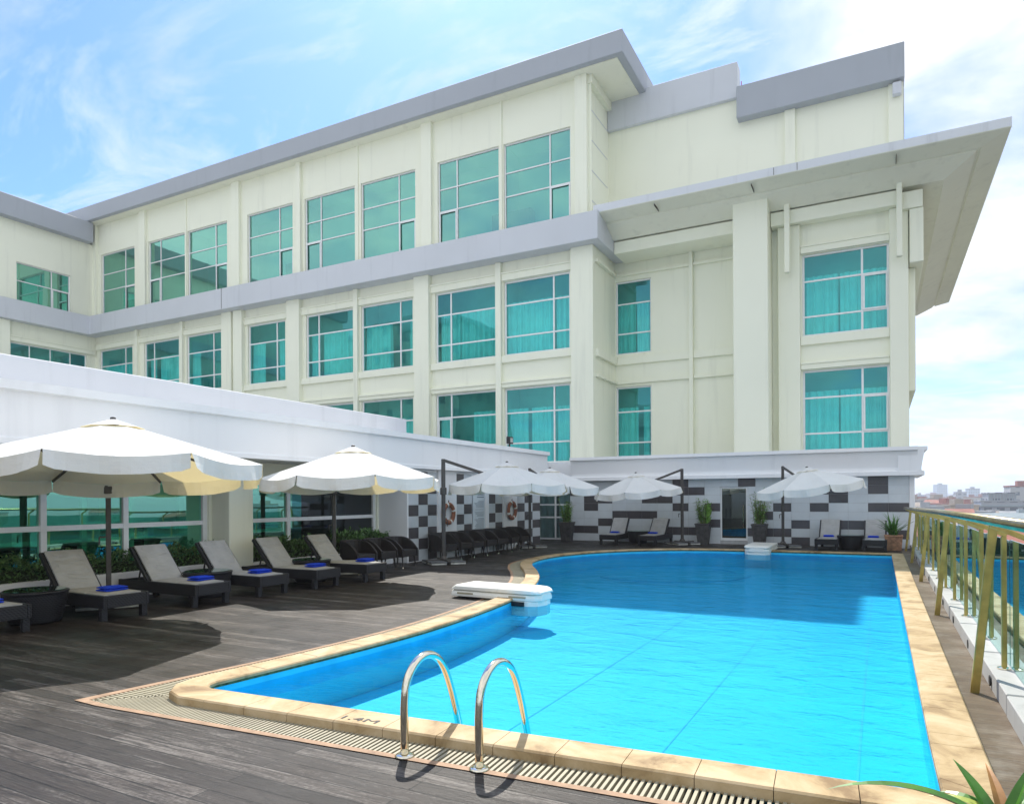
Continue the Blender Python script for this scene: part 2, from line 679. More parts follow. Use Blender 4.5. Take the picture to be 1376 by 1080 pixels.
# basin
mb = MB()
mb.poly([(p.x, p.y, FLOOR) for p in reversed(inner)])
mb.build('pool_floor', 'pool')['kind'] = 'structure'
mb = MB()
n = len(inner)
for i in range(n):
    a, b = inner[i], inner[(i + 1) % n]
    mb.cur = 0
    mb.poly([(a.x, a.y, FLOOR), (a.x, a.y, -.20), (b.x, b.y, -.20), (b.x, b.y, FLOOR)])
    mb.cur = 1
    mb.poly([(a.x, a.y, -.20), (a.x, a.y, COP_B - .03), (b.x, b.y, COP_B - .03), (b.x, b.y, -.20)])
    mb.cur = 2
    mb.poly([(a.x, a.y, COP_B - .03), (a.x, a.y, COP_B + .02), (b.x, b.y, COP_B + .02), (b.x, b.y, COP_B - .03)])
mb.build('pool_wall', ['pool_lifted', 'pooledge', 'moss'])['kind'] = 'structure'
mb = MB()
for (x0, y0, x1, y1, w) in ((-2.9, 4.1, -2.9, 21.2, .007), (-.15, 4.3, -.15, 21.2, .009), (-1.55, 4.2, -1.55, 21.2, .006)):
    mb.poly([(x0 - w, y0, FLOOR + .004), (x1 - w, y1, FLOOR + .004), (x1 + w, y1, FLOOR + .004), (x0 + w, y0, FLOOR + .004)][::-1])
for i in range(len(corner), len(corner) + len(ls) - 1):
    a, b = inner[i], inner[i + 1]
    d = (b - a).normalized()
    nn = Vector((d.y, -d.x, 0)) * .03
    mb.poly([(a + nn * .3).to_tuple()[:2] + (FLOOR + .004,), (b + nn * .3).to_tuple()[:2] + (FLOOR + .004,), (b + nn).to_tuple()[:2] + (FLOOR + .004,), (a + nn).to_tuple()[:2] + (FLOOR + .004,)][::-1])
mb.build('pool_floor_joints', 'poolline')['kind'] = 'structure'
# sunken ring (round wading step) at the far left
mb = MB()
arc = [(-5.1 + 2.15 * math.cos(R(a)), 18.6 + 2.15 * math.sin(R(a))) for a in range(-125, 62, 8)]
arc2 = [(-5.1 + 1.8 * math.cos(R(a)), 18.6 + 1.8 * math.sin(R(a))) for a in range(-125, 62, 8)]
for i in range(len(arc) - 1):
    a, b, c, d = arc[i], arc[i + 1], arc2[i + 1], arc2[i]
    mb.poly([(*a, -.415), (*b, -.415), (*c, -.415), (*d, -.415)])
    mb.poly([(*a, FLOOR), (*b, FLOOR), (*b, -.415), (*a, -.415)])
    mb.poly([(*d, FLOOR), (*d, -.415), (*c, -.415), (*c, FLOOR)])
mb.build('pool_step', 'pool')['kind'] = 'structure'
mb = MB()
mb.poly([(p.x, p.y, WATER) for p in reversed(inner)])
mb.build('pool_water', 'water')['kind'] = 'structure'

# coping slabs with open joints
mb = MB()
acc = 0.
mid = .03
for i in range(n):
    a, b = inner[i], inner[(i + 1) % n]
    oa, ob = outer[i], outer[(i + 1) % n]
    ia = a + (a - oa).normalized() * .03
    ib = b + (b - ob).normalized() * .03
    seglen = (b - a).length
    mb.cur = 0
    cuts = [0.]
    t0 = acc
    while t0 + .62 - (acc % .62 if False else 0) < acc + seglen and seglen > .3:
        t0 += .62
        if t0 < acc + seglen:
            cuts.append((t0 - acc) / seglen)
    cuts.append(1.)
    for q in range(len(cuts) - 1):
        u0, u1 = cuts[q], cuts[q + 1]
        g = .0022 / max(seglen, .05)
        if seglen > .3:
            u0 += g
            u1 -= g
        A, B = ia.lerp(ib, u0), ia.lerp(ib, u1)
        C, D = oa.lerp(ob, u1), oa.lerp(ob, u0)
        r = .014
        IA, IB = A + (D - A).normalized() * r, B + (C - B).normalized() * r
        OD, OC = D + (A - D).normalized() * r, C + (B - C).normalized() * r
        z = COP_T
        T = lambda p, zz: (p.x, p.y, zz)
        mb.poly([T(IA, z), T(OD, z), T(OC, z), T(IB, z)][::-1])
        mb.poly([T(A, z - r), T(IA, z), T(IB, z), T(B, z - r)][::-1])
        mb.poly([T(A, COP_B), T(A, z - r), T(B, z - r), T(B, COP_B)][::-1])
        mb.poly([T(OD, z), T(D, z - r), T(C, z - r), T(OC, z)][::-1])
        mb.poly([T(D, z - r), T(D, -.01), T(C, -.01), T(C, z - r)][::-1])
        if seglen > .3:
            mb.poly([T(A, COP_B), T(D, -.01), T(D, z - r), T(OD, z), T(IA, z), T(A, z - r)])
            mb.poly([T(B, COP_B), T(C, -.01), T(C, z - r), T(OC, z), T(IB, z), T(B, z - r)][::-1])
    acc += seglen
    mb.cur = 1
    mb.poly([T(ia, COP_T - .012), T(oa, COP_T - .012), T(ob, COP_T - .012), T(ib, COP_T - .012)][::-1])
cop = mb.build('pool_coping', ['stone', 'joint'])
cop['kind'] = 'structure'
# joints on the curved side: thin dark lines every .6 m
mb = MB()
acc = 0
nxt = .5
for i in range(len(corner), len(corner) + len(ls)):
    a, b = inner[i], inner[i + 1]
    L = (b - a).length
    while acc + L > nxt:
        u = (nxt - acc) / L
        p = a.lerp(b, u)
        q = outer[i].lerp(outer[i + 1], u)
        d = (b - a).normalized() * .003
        z = COP_T + .0015
        mb.poly([(p.x - d.x, p.y - d.y, z), (q.x - d.x, q.y - d.y, z), (q.x + d.x, q.y + d.y, z), (p.x + d.x, p.y + d.y, z)][::-1])
        nxt += .6
    acc += L
mb.build('coping_joints', 'joint')['kind'] = 'structure'

# depth marking on the near coping
tc = bpy.data.curves.new('depth_marking', 'FONT')
tc.body = '1.4M'
tc.size = .125
tc.extrude = .0006
tc.align_x = 'CENTER'
tc.align_y = 'CENTER'
tc.materials.append(M['black'])
to = bpy.data.objects.new('depth_marking', tc)
COL.objects.link(to)
to.parent = cop
to.location = (-3.22, 3.80, COP_T + .0022)
to.rotation_euler = (0, 0, R(3.5))
to.scale = (1.35, .75, 1)

# grating + border on near and left edges
gi = outer
go = offset(inner, .26 + .235)
gb = offset(inner, .26 + .235 + .055)
idx_left = list(range(0, len(corner) + int(len(ls) * .80)))
idx_near = [n - 11 + k for k in range(11)]
first_near = len(inner) - 12
seq = list(range(first_near, n)) + idx_left
# sharp outer corner for grate: intersection of the near and left offset lines
CX0 = Vector((-5.62, 3.33, 0))
CXB = Vector((-5.72, 3.27, 0))
for i in range(n):
    pass
def corner_line(offs, cpt):
    out_ = list(offs)
    pn, pl_ = offs[n - 1], offs[8]
    for i, (src, u) in enumerate(((pn, .35), (pn, .8), (pl_, .98), (pl_, .9), (pl_, .72), (pl_, .54), (pl_, .36), (pl_, .18))):
        out_[i] = src.lerp(cpt, u)
    return out_


GOUT = corner_line(go, CX0)
GBO = corner_line(gb, CXB)
mb = MB()
for k in range(len(seq) - 1):
    i, j = seq[k], seq[k + 1]
    a, b = gi[i], gi[j]
    c, d = GOUT[j], GOUT[i]
    mb.cur = 1
    mb.poly([(a.x, a.y, -.03), (d.x, d.y, -.03), (c.x, c.y, -.03), (b.x, b.y, -.03)][::-1])
    e, f = GBO[j], GBO[i]
    mb.cur = 2
    mb.poly([(d.x, d.y, .006), (f.x, f.y, .006), (e.x, e.y, .006), (c.x, c.y, .006)][::-1])
    mb.poly([(d.x, d.y, .006), (c.x, c.y, .006), (c.x, c.y, -.03), (d.x, d.y, -.03)][::-1])
    if j <= 8 or (i < 8):
        continue
    mb.cur = 0
    Lm = max((b - a).length, (c - d).length)
    m_ = max(1, int(Lm / .036))
    for q in range(m_):
        u0, u1 = (q + .22) / m_, (q + .72) / m_
        A, B, C, D = a.lerp(b, u0), a.lerp(b, u1), d.lerp(c, u1), d.lerp(c, u0)
        mb.poly([(A.x, A.y, .002), (D.x, D.y, .002), (C.x, C.y, .002), (B.x, B.y, .002)][::-1])
        mb.poly([(A.x, A.y, .002), (A.x, A.y, -.028), (D.x, D.y, -.028), (D.x, D.y, .002)][::-1])
        mb.poly([(B.x, B.y, .002), (C.x, C.y, .002), (C.x, C.y, -.028), (B.x, B.y, -.028)][::-1])
mb.cur = 0
pN, pL = go[n - 1], go[8]


def slat(p, q, w):
    d = (q - p).normalized()
    e = Vector((-d.y, d.x, 0)) * w / 2
    A, B, C, D = p - e, p + e, q + e, q - e
    mb.poly([(v.x, v.y, .002) for v in (A, D, C, B)])
    for a_, b_ in ((A, D), (C, B)):
        mb.poly([(a_.x, a_.y, .002), (a_.x, a_.y, -.028), (b_.x, b_.y, -.028), (b_.x, b_.y, .002)])


m_ = int((pN - CX0).length / .036)
for q in range(1, m_):
    p = CX0.lerp(pN, (q + .5) / m_)
    top_ = min(p.y + (p.x - CX0.x), 3.74)
    if top_ > p.y + .02:
        slat(p, Vector((p.x, top_, 0)), .018)
m_ = int((pL - CX0).length / .036)
for q in range(1, m_):
    p = CX0.lerp(pL, (q + .5) / m_)
    r_ = min(p.x + (p.y - CX0.y), -5.12)
    if r_ > p.x + .02:
        slat(p, Vector((r_, p.y, 0)), .018)
mb.build('drain_grating', ['grate', 'gratebed', 'terracotta'])['kind'] = 'structure'

# deck sheet with the pool cut out of it
hole = []
for i in range(n):
    if i in seq[:-1] or i == seq[-1]:
        hole.append(GBO[i])
    else:
        hole.append(outer[i])
hole2 = []
for p in hole:
    if not hole2 or (p - hole2[-1]).length > .02:
        hole2.append(p)
# the strip right of the pool is its own walk
hole2 = [Vector((min(p.x, .56), p.y, 0)) for p in hole2]
deck = fill_with_hole('deck', [(-12.2, -6), (.82, -6), (.82, 25.2), (-12.2, 25.2)], hole2, 0, 'deck')
deck['kind'] = 'structure'
mb = MB()
mb.box(.555, .815, 2.6, 23.4, -.02, .005)
mb.build('walkway', 'walk')['kind'] = 'structure'
# slab under the terrace
mb = MB()
mb.box(-46, 1.05, -8, -2, -19, -.05)
mb.box(.34, 1.05, -2, 26, -19, -.03)
mb.box(-46, -7.95, -2, 26, -19, -.03)
mb.box(-7.95, .34, -2, 3.2, -19, -.06)
mb.box(-7.95, .34, 21.6, 26, -19, -.06)
mb.box(-7.95, .34, 3.2, 21.6, -19, FLOOR - .02)
mb.build('terrace_base', 'white')['kind'] = 'structure'


# ------------------------------------------------------------------ hotel building
def wall_holes(mb, axis, plane, u0, u1, z0, z1, holes, depth, sgn):
    """wall in plane axis=plane spanning u,z with rectangular holes and reveals of given depth (direction sgn along axis)"""
    us = sorted({u0, u1, *[h[0] for h in holes], *[h[1] for h in holes]})
    zs = sorted({z0, z1, *[h[2] for h in holes], *[h[3] for h in holes]})
    P = (lambda u, z, d=0: (u, plane + sgn * d, z)) if axis == 'Y' else (lambda u, z, d=0: (plane + sgn * d, u, z))
    for i in range(len(us) - 1):
        for j in range(len(zs) - 1):
            cu, cz = (us[i] + us[i + 1]) / 2, (zs[j] + zs[j + 1]) / 2
            if any(h[0] < cu < h[1] and h[2] < cz < h[3] for h in holes):
                continue
            mb.poly([P(us[i], zs[j]), P(us[i + 1], zs[j]), P(us[i + 1], zs[j + 1]), P(us[i], zs[j + 1])])
    for a, b, c, d in holes:
        mb.poly([P(a, c), P(b, c), P(b, c, depth), P(a, c, depth)])
        mb.poly([P(a, d), P(b, d), P(b, d, depth), P(a, d, depth)])
        mb.poly([P(a, c), P(a, d), P(a, d, depth), P(a, c, depth)])
        mb.poly([P(b, c), P(b, d), P(b, d, depth), P(b, c, depth)])


hotel = thing('hotel_building', (-20, 28, 0), 'large cream hotel building with grey roof slabs and teal windows behind the pool', 'building')


def hbox(name, mat, boxes, bevel=.015):
    for b in boxes:
        mb = MB()
        mb.box(*b)
        o = mb.build(name, mat, hotel, True, bevel, 1)
    return o


def window(parent, axis, plane, sgn, u0, u1, z0, z1, mull, rails, glassm, curtain=None, sash=None, fw=.07, fd=.09, backing=None):
    """white frame, tinted pane behind it, curtain behind that. axis 'Y': u is X"""
    def B(mb, a, b, c, d, p0, p1):
        p0, p1 = plane + sgn * p0, plane + sgn * p1
        if axis == 'Y':
            mb.box(a, b, p0, p1, c, d)
        else:
            mb.box(p0, p1, a, b, c, d)
    f = MB()
    B(f, u0, u1, z0, z0 + fw, 0, fd)
    B(f, u0, u1, z1 - fw, z1, 0, fd)
    B(f, u0, u0 + fw, z0 + fw, z1 - fw, 0, fd)
    B(f, u1 - fw, u1, z0 + fw, z1 - fw, 0, fd)
    for mu in mull:
        B(f, mu - fw / 2, mu + fw / 2, z0 + fw, z1 - fw, .006, fd - .006)
    for rz in rails:
        B(f, u0 + fw, u1 - fw, rz - fw * .45, rz + fw * .45, .012, fd - .012)
    if sash:
        a, b, c, d = sash
        w = .06
        B(f, a, b, c, c + w, -.03, -.002)
        B(f, a, b, d - w, d, -.03, -.002)
        B(f, a, a + w, c + w, d - w, -.03, -.002)
        B(f, b - w, b, c + w, d - w, -.03, -.002)
    fo = f.build('window', 'frame', parent, True)
    g = MB()
    pp = plane + sgn * fd * .55
    if isinstance(glassm, list):
        for k, (a, b, _) in enumerate(glassm):
            g.cur = k
            g.poly([(pp, a, z0 + .02), (pp, b, z0 + .02), (pp, b, z1 - .02), (pp, a, z1 - .02)])
        glassm = [q[2] for q in glassm]
    else:
        rg_ = random.Random(int(u0 * 91 + z0 * 17))
        us = [u0 + .02] + sorted(mull) + [u1 - .02]
        zs = [z0 + .02] + sorted(rails) + [z1 - .02]
        for i_ in range(len(us) - 1):
            for j_ in range(len(zs) - 1):
                tx, tz = rg_.gauss(0, .004), rg_.gauss(0, .004)
                cs = []
                for (a_, b_) in ((us[i_], zs[j_]), (us[i_ + 1], zs[j_]), (us[i_ + 1], zs[j_ + 1]), (us[i_], zs[j_ + 1])):
                    q_ = pp + (a_ - (us[i_] + us[i_ + 1]) / 2) * tx + (b_ - (zs[j_] + zs[j_ + 1]) / 2) * tz
                    cs.append((a_, q_, b_) if axis == 'Y' else (q_, a_, b_))
                g.poly(cs)
    g.build('pane', glassm, fo, True)
    for (ca, cb, ct) in (curtain or []):
        c = MB()
        c.smooth = True
        a, b = u0 + (u1 - u0) * ca, u0 + (u1 - u0) * cb
        zt = z0 + (z1 - z0) * ct
        m_ = max(6, int((b - a) / .03))
        rng = random.Random(int(abs(u0 * 100 + z0 * 7 + ca * 50)))
        ph = rng.random() * 6
        for k in range(m_):
            def q(k, zz):
                u = a + (b - a) * k / m_
                w = .085 * math.sin(u * 21 + ph + math.sin(u * 3.1) * 1.6) + .05 * math.sin(u * 47 + ph)
                p = plane + sgn * (fd + .28 + w * (1.0 if zz < zt - .1 else .5))
                return (u, p, zz) if axis == 'Y' else (p, u, zz)
            c.poly([q(k, z0 - .05), q(k + 1, z0 - .05), q(k + 1, zt), q(k, zt)])
        c.build('curtain', 'curtain', fo, True)
    return fo


UP = [(-18.58, -15.25, 'L'), (-15.0, -11.72, 'R'), (-23.25, -19.88, 'R'), (-27.08, -23.65, 'L'), (-31.4, -27.95, 'R'), (-40.1, -36.68, 'L'), (-36.45, -33.05, 'R'), (-44.88, -41.44, 'R')]
MID = [(-18.75, -15.44, 'L'), (-15.02, -11.78, 'R'), (-23.28, -20.07, 'R'), (-27.03, -23.74, 'L'), (-31.4, -28.54, 'R'), (-36.57, -33.59, 'R'), (-40.55, -37.17, 'L'), (-45.1, -41.7, 'R')]
UZ = (13.4, 17.62)
MZ = (8.05, 11.4)
LZ = (3.15, 6.57)
WY = 27.8
mb = MB()
holes = [(a, b, *UZ) for a, b, s_ in UP] + [(a, b, *MZ) for a, b, s_ in MID] + [(a, b, *LZ) for a, b, s_ in MID[:4]]
wall_holes(mb, 'Y', WY, -45.5, -10.75, -1, 19.62, holes, .22, 1)
mb.build('wall', 'cream', hotel, True)
mb = MB()
# return walls facing +X
mb.poly([(-10.92, 27.62, 12.3), (-10.92, 31.0, 12.3), (-10.92, 31.0, 19.62), (-10.92, 27.62, 19.62)])
mb.poly([(-10.66, 27.62, -1), (-10.66, 30.6, -1), (-10.66, 30.6, 12.3), (-10.66, 27.62, 12.3)])
mb.poly([(-10.92, 27.8, 12.3), (-10.66, 27.8, 12.3), (-10.66, 31, 12.3), (-10.92, 31, 12.3)])
mb.build('return_wall', 'cream', hotel, True)
# thin seams on the return wall
hbox('return_seam', 'trim', [(-10.921, -10.905, 27.9, 30.2, z, z + .03) for z in (14.4, 15.7, 17.0, 18.3)], 0)
# columns (lower storeys) and pilasters (upper storey)
for a, b in ((-11.64, -10.62), (-19.83, -18.96), (-28.18, -27.27), (-32.30, -31.6), (-33.26, -32.46)):
    hbox('column', 'cream', [(a, b, 27.52, 27.83, -1, 12.27)])
for a, b in ((-11.46, -10.90), (-19.43, -18.83), (-27.55, -27.23), (-32.52, -31.88), (-40.76, -40.18), (-45.7, -45.2)):
    hbox('pilaster', 'cream', [(a, b, 27.6, 27.83, 13.4, 19.63)])
hbox('mullion_post', 'cream', [(x - .14, x + .14, 27.6, 27.83, 3, 12.26) for x in (-15.23, -23.51, -36.87, -41.12)], .01)
hbox('thin_groove_bead', 'cream', [(x - .06, x + .06, 27.74, 27.83, 13.4, 19.62) for x in (-15.12, -23.45, -36.56)], .005)
# mouldings, sills between columns
bays = [(-18.96, -15.37), (-15.09, -11.64), (-27.27, -23.65), (-23.37, -19.83), (-31.6, -28.18), (-36.73, -33.26), (-40.98, -37.01), (-45.4, -41.26)]
bx = []
for a, b in bays:
    for z0, z1, pr in ((11.42, 11.72, .10), (11.72, 11.80, .15), (7.72, 8.03, .13), (6.60, 6.78, .10), (6.78, 6.86, .15), (2.9, 3.13, .12)):
        bx.append((a + .002, b - .002, WY - pr, WY + .02, z0, z1))
hbox('moulding', 'cream', bx, .008)
# ledge between middle and top storeys
mb = MB()
prof = [(27.0, 12.27), (27.0, 13.45), (27.79, 13.48), (27.79, 12.27)]
mb.loft([[(x, y, z) for y, z in prof] for x in (-45.0, -10.2)])
mb.loft([[(x, y, z) for x, z in ((-10.66, 12.275), (-10.66, 13.44), (-10.202, 13.44), (-10.202, 12.275))] for y in (27.792, 30.42)])
mb.build('ledge', 'trim', hotel, True, .02, 1)
hbox('ledge_joint', 'joint', [(x, x + .03, 26.993, 27.3, 12.3, 13.44) for x in (-32.6,)], 0)
# roof slab
mb = MB()
mb.box(-52, -9.1, 27.0, 47, 19.6, 20.55)
mb.build('roof_slab', 'trim_dark', hotel, True, .03, 1)
hbox('soffit', 'soffit', [(-51.5, -9.4, 27.25, 46.6, 19.57, 19.598)], 0)
hbox('soffit_beam', 'cream', [(-10.96, -10.7, 27.75, 40, 19.2, 19.565)], 0)
for i, (a, b, s_) in enumerate(UP):
    w = b - a
    mu = a + w * .31 if s_ == 'L' else b - w * .31
    sash = (a + .05, mu - .02, UZ[0], 15.22) if s_ == 'L' else (mu + .02, b - .05, UZ[0], 15.22)
    window(hotel, 'Y', WY + .10, 1, a, b, *UZ, [mu], [16.32, 15.26], 'glass_up', None, sash, .06)
CUR = [[(0, .35, .72), (.36, 1, .72)], [(0, .73, .74), (.74, 1, .74)], [(0, .5, .72), (.86, 1, .74)], [(0, .2, .7), (.25, 1, .72)], [(0, .33, .72), (.68, 1, .74)], [(0, .22, .7)], [(0, .2, .7), (.3, 1, .74)], [(0, 1, .72)]]
for i, (a, b, s_) in enumerate(MID):
    w = b - a
    mu = a + w * .25 if s_ == 'L' else b - w * .25
    window(hotel, 'Y', WY + .10, 1, a, b, *MZ, [mu], [10.33, 8.9], 'glass_teal', CUR[i], None, .075)
CUL = [[(.55, 1, .74), (.02, .2, .7)], [(0, .3, .74), (.36, .72, .74), (.76, 1, .74)], [(.1, .4, .7), (.6, 1, .72)], [(0, 1, .72)]]
for i, (a, b, s_) in enumerate(MID[:4]):
    w = b - a
    mu = a + w * .25 if s_ == 'L' else b - w * .25
    window(hotel, 'Y', WY + .10, 1, a, b, *LZ, [mu], [5.45, 4.08], 'glass_teal', CUL[i], (a + .1, mu, 3.2, 5.4) if i == 0 else None, .075)
# rooms behind (closed bodies, block the sun)
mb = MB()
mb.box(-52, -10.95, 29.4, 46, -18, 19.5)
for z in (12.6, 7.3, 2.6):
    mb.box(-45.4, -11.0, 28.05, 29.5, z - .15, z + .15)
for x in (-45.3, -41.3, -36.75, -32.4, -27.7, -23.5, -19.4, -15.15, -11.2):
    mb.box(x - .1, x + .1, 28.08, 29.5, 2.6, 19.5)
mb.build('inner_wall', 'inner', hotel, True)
# left wing
mb = MB()
lh = [(23.05, 26.2, 13.4, 15.9), (22.7, 27.2, 8.05, 11.05), (17.5, 22.0, 8.05, 11.05)]
wall_holes(mb, 'X', -45.5, 4, 27.8, -18, 18.3, lh, .2, -1)
mb.build('wing_wall', 'cream', hotel, True)
mb = MB()
mb.box(-56, -44.95, 4, 27.35, 18.28, 19.55)
mb.build('wing_roof_slab', 'trim_dark', hotel, True, .03, 1)
hbox('wing_ledge', 'trim', [(-45.49, -44.9, 4, 27.79, 12.26, 13.46)])
hbox('wing_body', 'inner', [(-56, -47.0, 3, 29, -18, 18.25)], 0)
hbox('wing_pilaster', 'cream', [(-45.48, -45.2, 21.6, 22.55, 3, 12.24)])
window(hotel, 'X', -45.6, -1, 23.05, 26.2, 13.4, 15.9, [25.1], [14.8], 'glass_up', None, (25.12, 26.15, 13.4, 14.78), .06)
window(hotel, 'X', -45.6, -1, 22.7, 27.2, 8.05, 11.05, [23.8, 25.0, 26.2], [9.6], 'glass_teal', [(0, 1, .7)], None, .06)
window(hotel, 'X', -45.6, -1, 17.5, 22.0, 8.05, 11.05, [18.6, 19.8, 21.0], [9.6], 'glass_teal', [(0, 1, .7)], None, .06)
hbox('wing_moulding', 'cream', [(-45.48, -45.38, 16, 27.7, 11.1, 11.35), (-45.48, -45.33, 16, 27.7, 11.35, 11.43)], 0)

# recessed right block
mb = MB()
wall_holes(mb, 'Y', 30.4, -10.9, -3.42, -1, 13.4, [(-10.63, -8.97, 8.1, 11.42), (-10.63, -8.97, 3.2, 6.63)], .2, 1)
mb.poly([(-11.2, 30.4, 13.3), (.86, 30.4, 13.3), (.86, 30.4, 18.6), (-11.2, 30.4, 18.6)])
mb.build('recess_wall', 'cream', hotel, True)
window(hotel, 'Y', 30.5, 1, -10.63, -8.97, 8.1, 11.42, [], [10.4, 9.05], 'glass_teal', [(0, .5, .72), (.52, 1, .72)], None, .07)
window(hotel, 'Y', 30.5, 1, -10.63, -8.97, 3.2, 6.63, [], [5.5, 4.1], 'glass_teal', [(0, .55, .74), (.7, .9, .74)], None, .07)
hbox('recess_moulding', 'cream', [(-10.65, -7.26, 30.26, 30.42, 11.62, 11.74), (-7.08, -5.06, 30.26, 30.42, 11.62, 11.74),
                                  (-10.65, -7.26, 30.28, 30.42, 7.62, 7.95), (-7.08, -5.06, 30.28, 30.42, 7.62, 7.95),
                                  (-10.65, -7.26, 30.28, 30.42, 6.75, 6.86), (-7.08, -5.06, 30.28, 30.42, 6.75, 6.86),
                                  (-7.255, -7.085, 30.2, 30.42, 3, 12.4)], .006)
hbox('return_moulding', 'cream', [(-10.655, -10.5, 27.84, 30.25, z, z + h) for z, h in ((11.62, .12), (7.62, .33), (6.75, .11))], .005)
hbox('cornice', 'cream', [(-10.19, -5.07, 28.97, 30.39, 12.2, 12.72)], .02)
hbox('big_column', 'cream', [(-5.06, -3.76, 28.3, 30.6, -1, 13.22)], .02)
hbox('bay_pilaster', 'cream', [(-3.51, -2.70, 29.2, 29.62, -1, 12.18)], .02)
hbox('bay_pilaster', 'cream', [(.36, .97, 29.2, 29.62, -1, 12.18)], .02)
mb = MB()
wall_holes(mb, 'Y', 29.42, -2.71, .37, -1, 12.2, [(-2.64, .35, 7.85, 11.03), (-2.64, .35, 3.3, 6.52)], .2, 1)
mb.poly([(-3.5, 29.6, -1), (-3.5, 30.5, -1), (-3.5, 30.5, 13.2), (-3.5, 29.6, 13.2)])
mb.poly([(.96, 29.6, -18), (.96, 46, -18), (.96, 46, 13.2), (.96, 29.6, 13.2)])
mb.build('bay_wall', 'cream', hotel, True)
for z0, z1, rl in ((7.85, 11.03, [10.0, 8.62]), (3.3, 6.52, [5.45, 4.06])):
    window(hotel, 'Y', 29.52, 1, -2.64, .35, z0, z1, [-.55], rl, 'glass_teal', [(0, .42, .76), (.44, .7, .76), (.71, 1, .76)], (-.52, .30, rl[1] + .03, rl[0] - .03), .075)
hbox('slot_wall', 'cream', [(-3.755, -3.515, 29.5, 29.7, -1, 12.18)], 0)
hbox('bay_moulding', 'cream', [(-2.69, .355, 29.3, 29.43, 11.06, 11.3), (-2.69, .355, 29.26, 29.43, 11.3, 11.37), (-2.69, .355, 29.3, 29.43, 7.5, 7.83), (-2.69, .355, 29.3, 29.43, 6.55, 6.75), (-2.69, .355, 29.26, 29.43, 6.75, 6.82)], .006)
hbox('bay_beam', 'cream', [(-3.74, .76, 28.95, 29.62, 12.19, 12.72), (.762, 1.42, 29.0, 36, 12.0, 12.62)], .02)
hbox('bracket_fin', 'cream', [(-3.22, -3.02, 28.72, 28.94, 10.25, 12.95)], .02)
hbox('bracket_fin', 'cream', [(.58, .77, 28.72, 28.94, 10.25, 12.95)], .02)
hbox('side_panel', 'cream', [(1.0, 1.44, 29.05, 35, 10.05, 11.99)], .02)
hbox('side_pier', 'cream', [(.975, 1.2, 29.7, 40, 5.5, 10.04)], .02)
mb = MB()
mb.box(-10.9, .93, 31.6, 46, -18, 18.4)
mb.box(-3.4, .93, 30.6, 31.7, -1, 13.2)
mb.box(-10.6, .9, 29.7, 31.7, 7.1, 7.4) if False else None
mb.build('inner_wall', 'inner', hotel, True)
# wide overhang with faceted soffit
mb = MB()
X0 = -10.46


def ring(ins, z):
    return [(X0, 27.2 + ins, z), (3.8 - ins, 27.2 + ins, z), (3.8 - ins, 50, z)]


levels = [(0, 13.72), (0, 13.42), (.03, 13.39), (.74, 13.24), (.76, 13.28), (.85, 13.26), (.87, 13.19), (1.74, 12.77), (1.75, 12.79), (3.3, 12.78)]
for (i0, z0), (i1, z1) in zip(levels, levels[1:]):
    a, b = ring(i0, z0), ring(i1, z1)
    mb.cur = 1 if i0 == 0 and i1 == 0 else 0
    for k in range(2):
        mb.poly([a[k], a[k + 1], b[k + 1], b[k]][::-1])
mb.cur = 1
mb.poly([(X0, 27.2, 13.72), (3.8, 27.2, 13.72), (3.8, 50, 13.72), (X0, 50, 13.72)])
mb.cur = 0
mb.poly([(X0, 27.2, 13.72), (X0, 27.2, 13.42), (X0, 27.95, 13.24), (X0, 28.94, 12.77), (X0, 30.4, 12.78), (X0, 30.4, 13.72)])
mb.build('canopy_roof', ['soffit', 'edgew'], hotel, True)
hbox('canopy_joint', 'joint', [(x, x + .02, 27.235, 27.9, 13.22, 13.30) for x in (-7.9, -4.2, .55)] + [(x, x + .018, 27.194, 27.205, 13.43, 13.7) for x in (-3.4, -2.6)], 0)
# parapets of the recessed block
hbox('parapet', 'trim', [(-10.91, -5.18, 30.2, 30.9, 18.3, 19.8)], .02)
hbox('parapet', 'trim_dark', [(-5.18, .90, 29.95, 30.7, 17.3, 18.62)], .02)
hbox('parapet_pilaster', 'cream', [(-3.35, -2.95, 30.26, 30.41, 13.4, 17.29), (.36, .86, 30.26, 30.41, 13.4, 17.29), (-11.1, -10.95, 30.3, 30.41, 13.4, 18.29)], .01)
hbox('rain_spout', 'trim', [(.5, .80, 30.0, 30.25, 16.75, 17.2)], .02)
hbox('roof_rail', 'redpaint', [(-5.16, -5.13, 30.95, 30.98, 18.6, 19.35)], 0)
# some dark furniture seen in the top storey
hbox('window_furniture', 'black', [(-15.9, -13.9, 28.3, 28.8, 13.4, 14.75)], 0)
hbox('window_furniture', 'black', [(-29.0, -28.1, 28.3, 28.8, 13.4, 14.6), (-43, -42.2, 28.3, 28.8, 13.4, 14.5)], 0)
# bright floor slabs / ceilings inside the top storey
hbox('ceiling', 'inner', [(-45.3, -11.1, 28.06, 29.5, 17.7, 17.9)], 0)

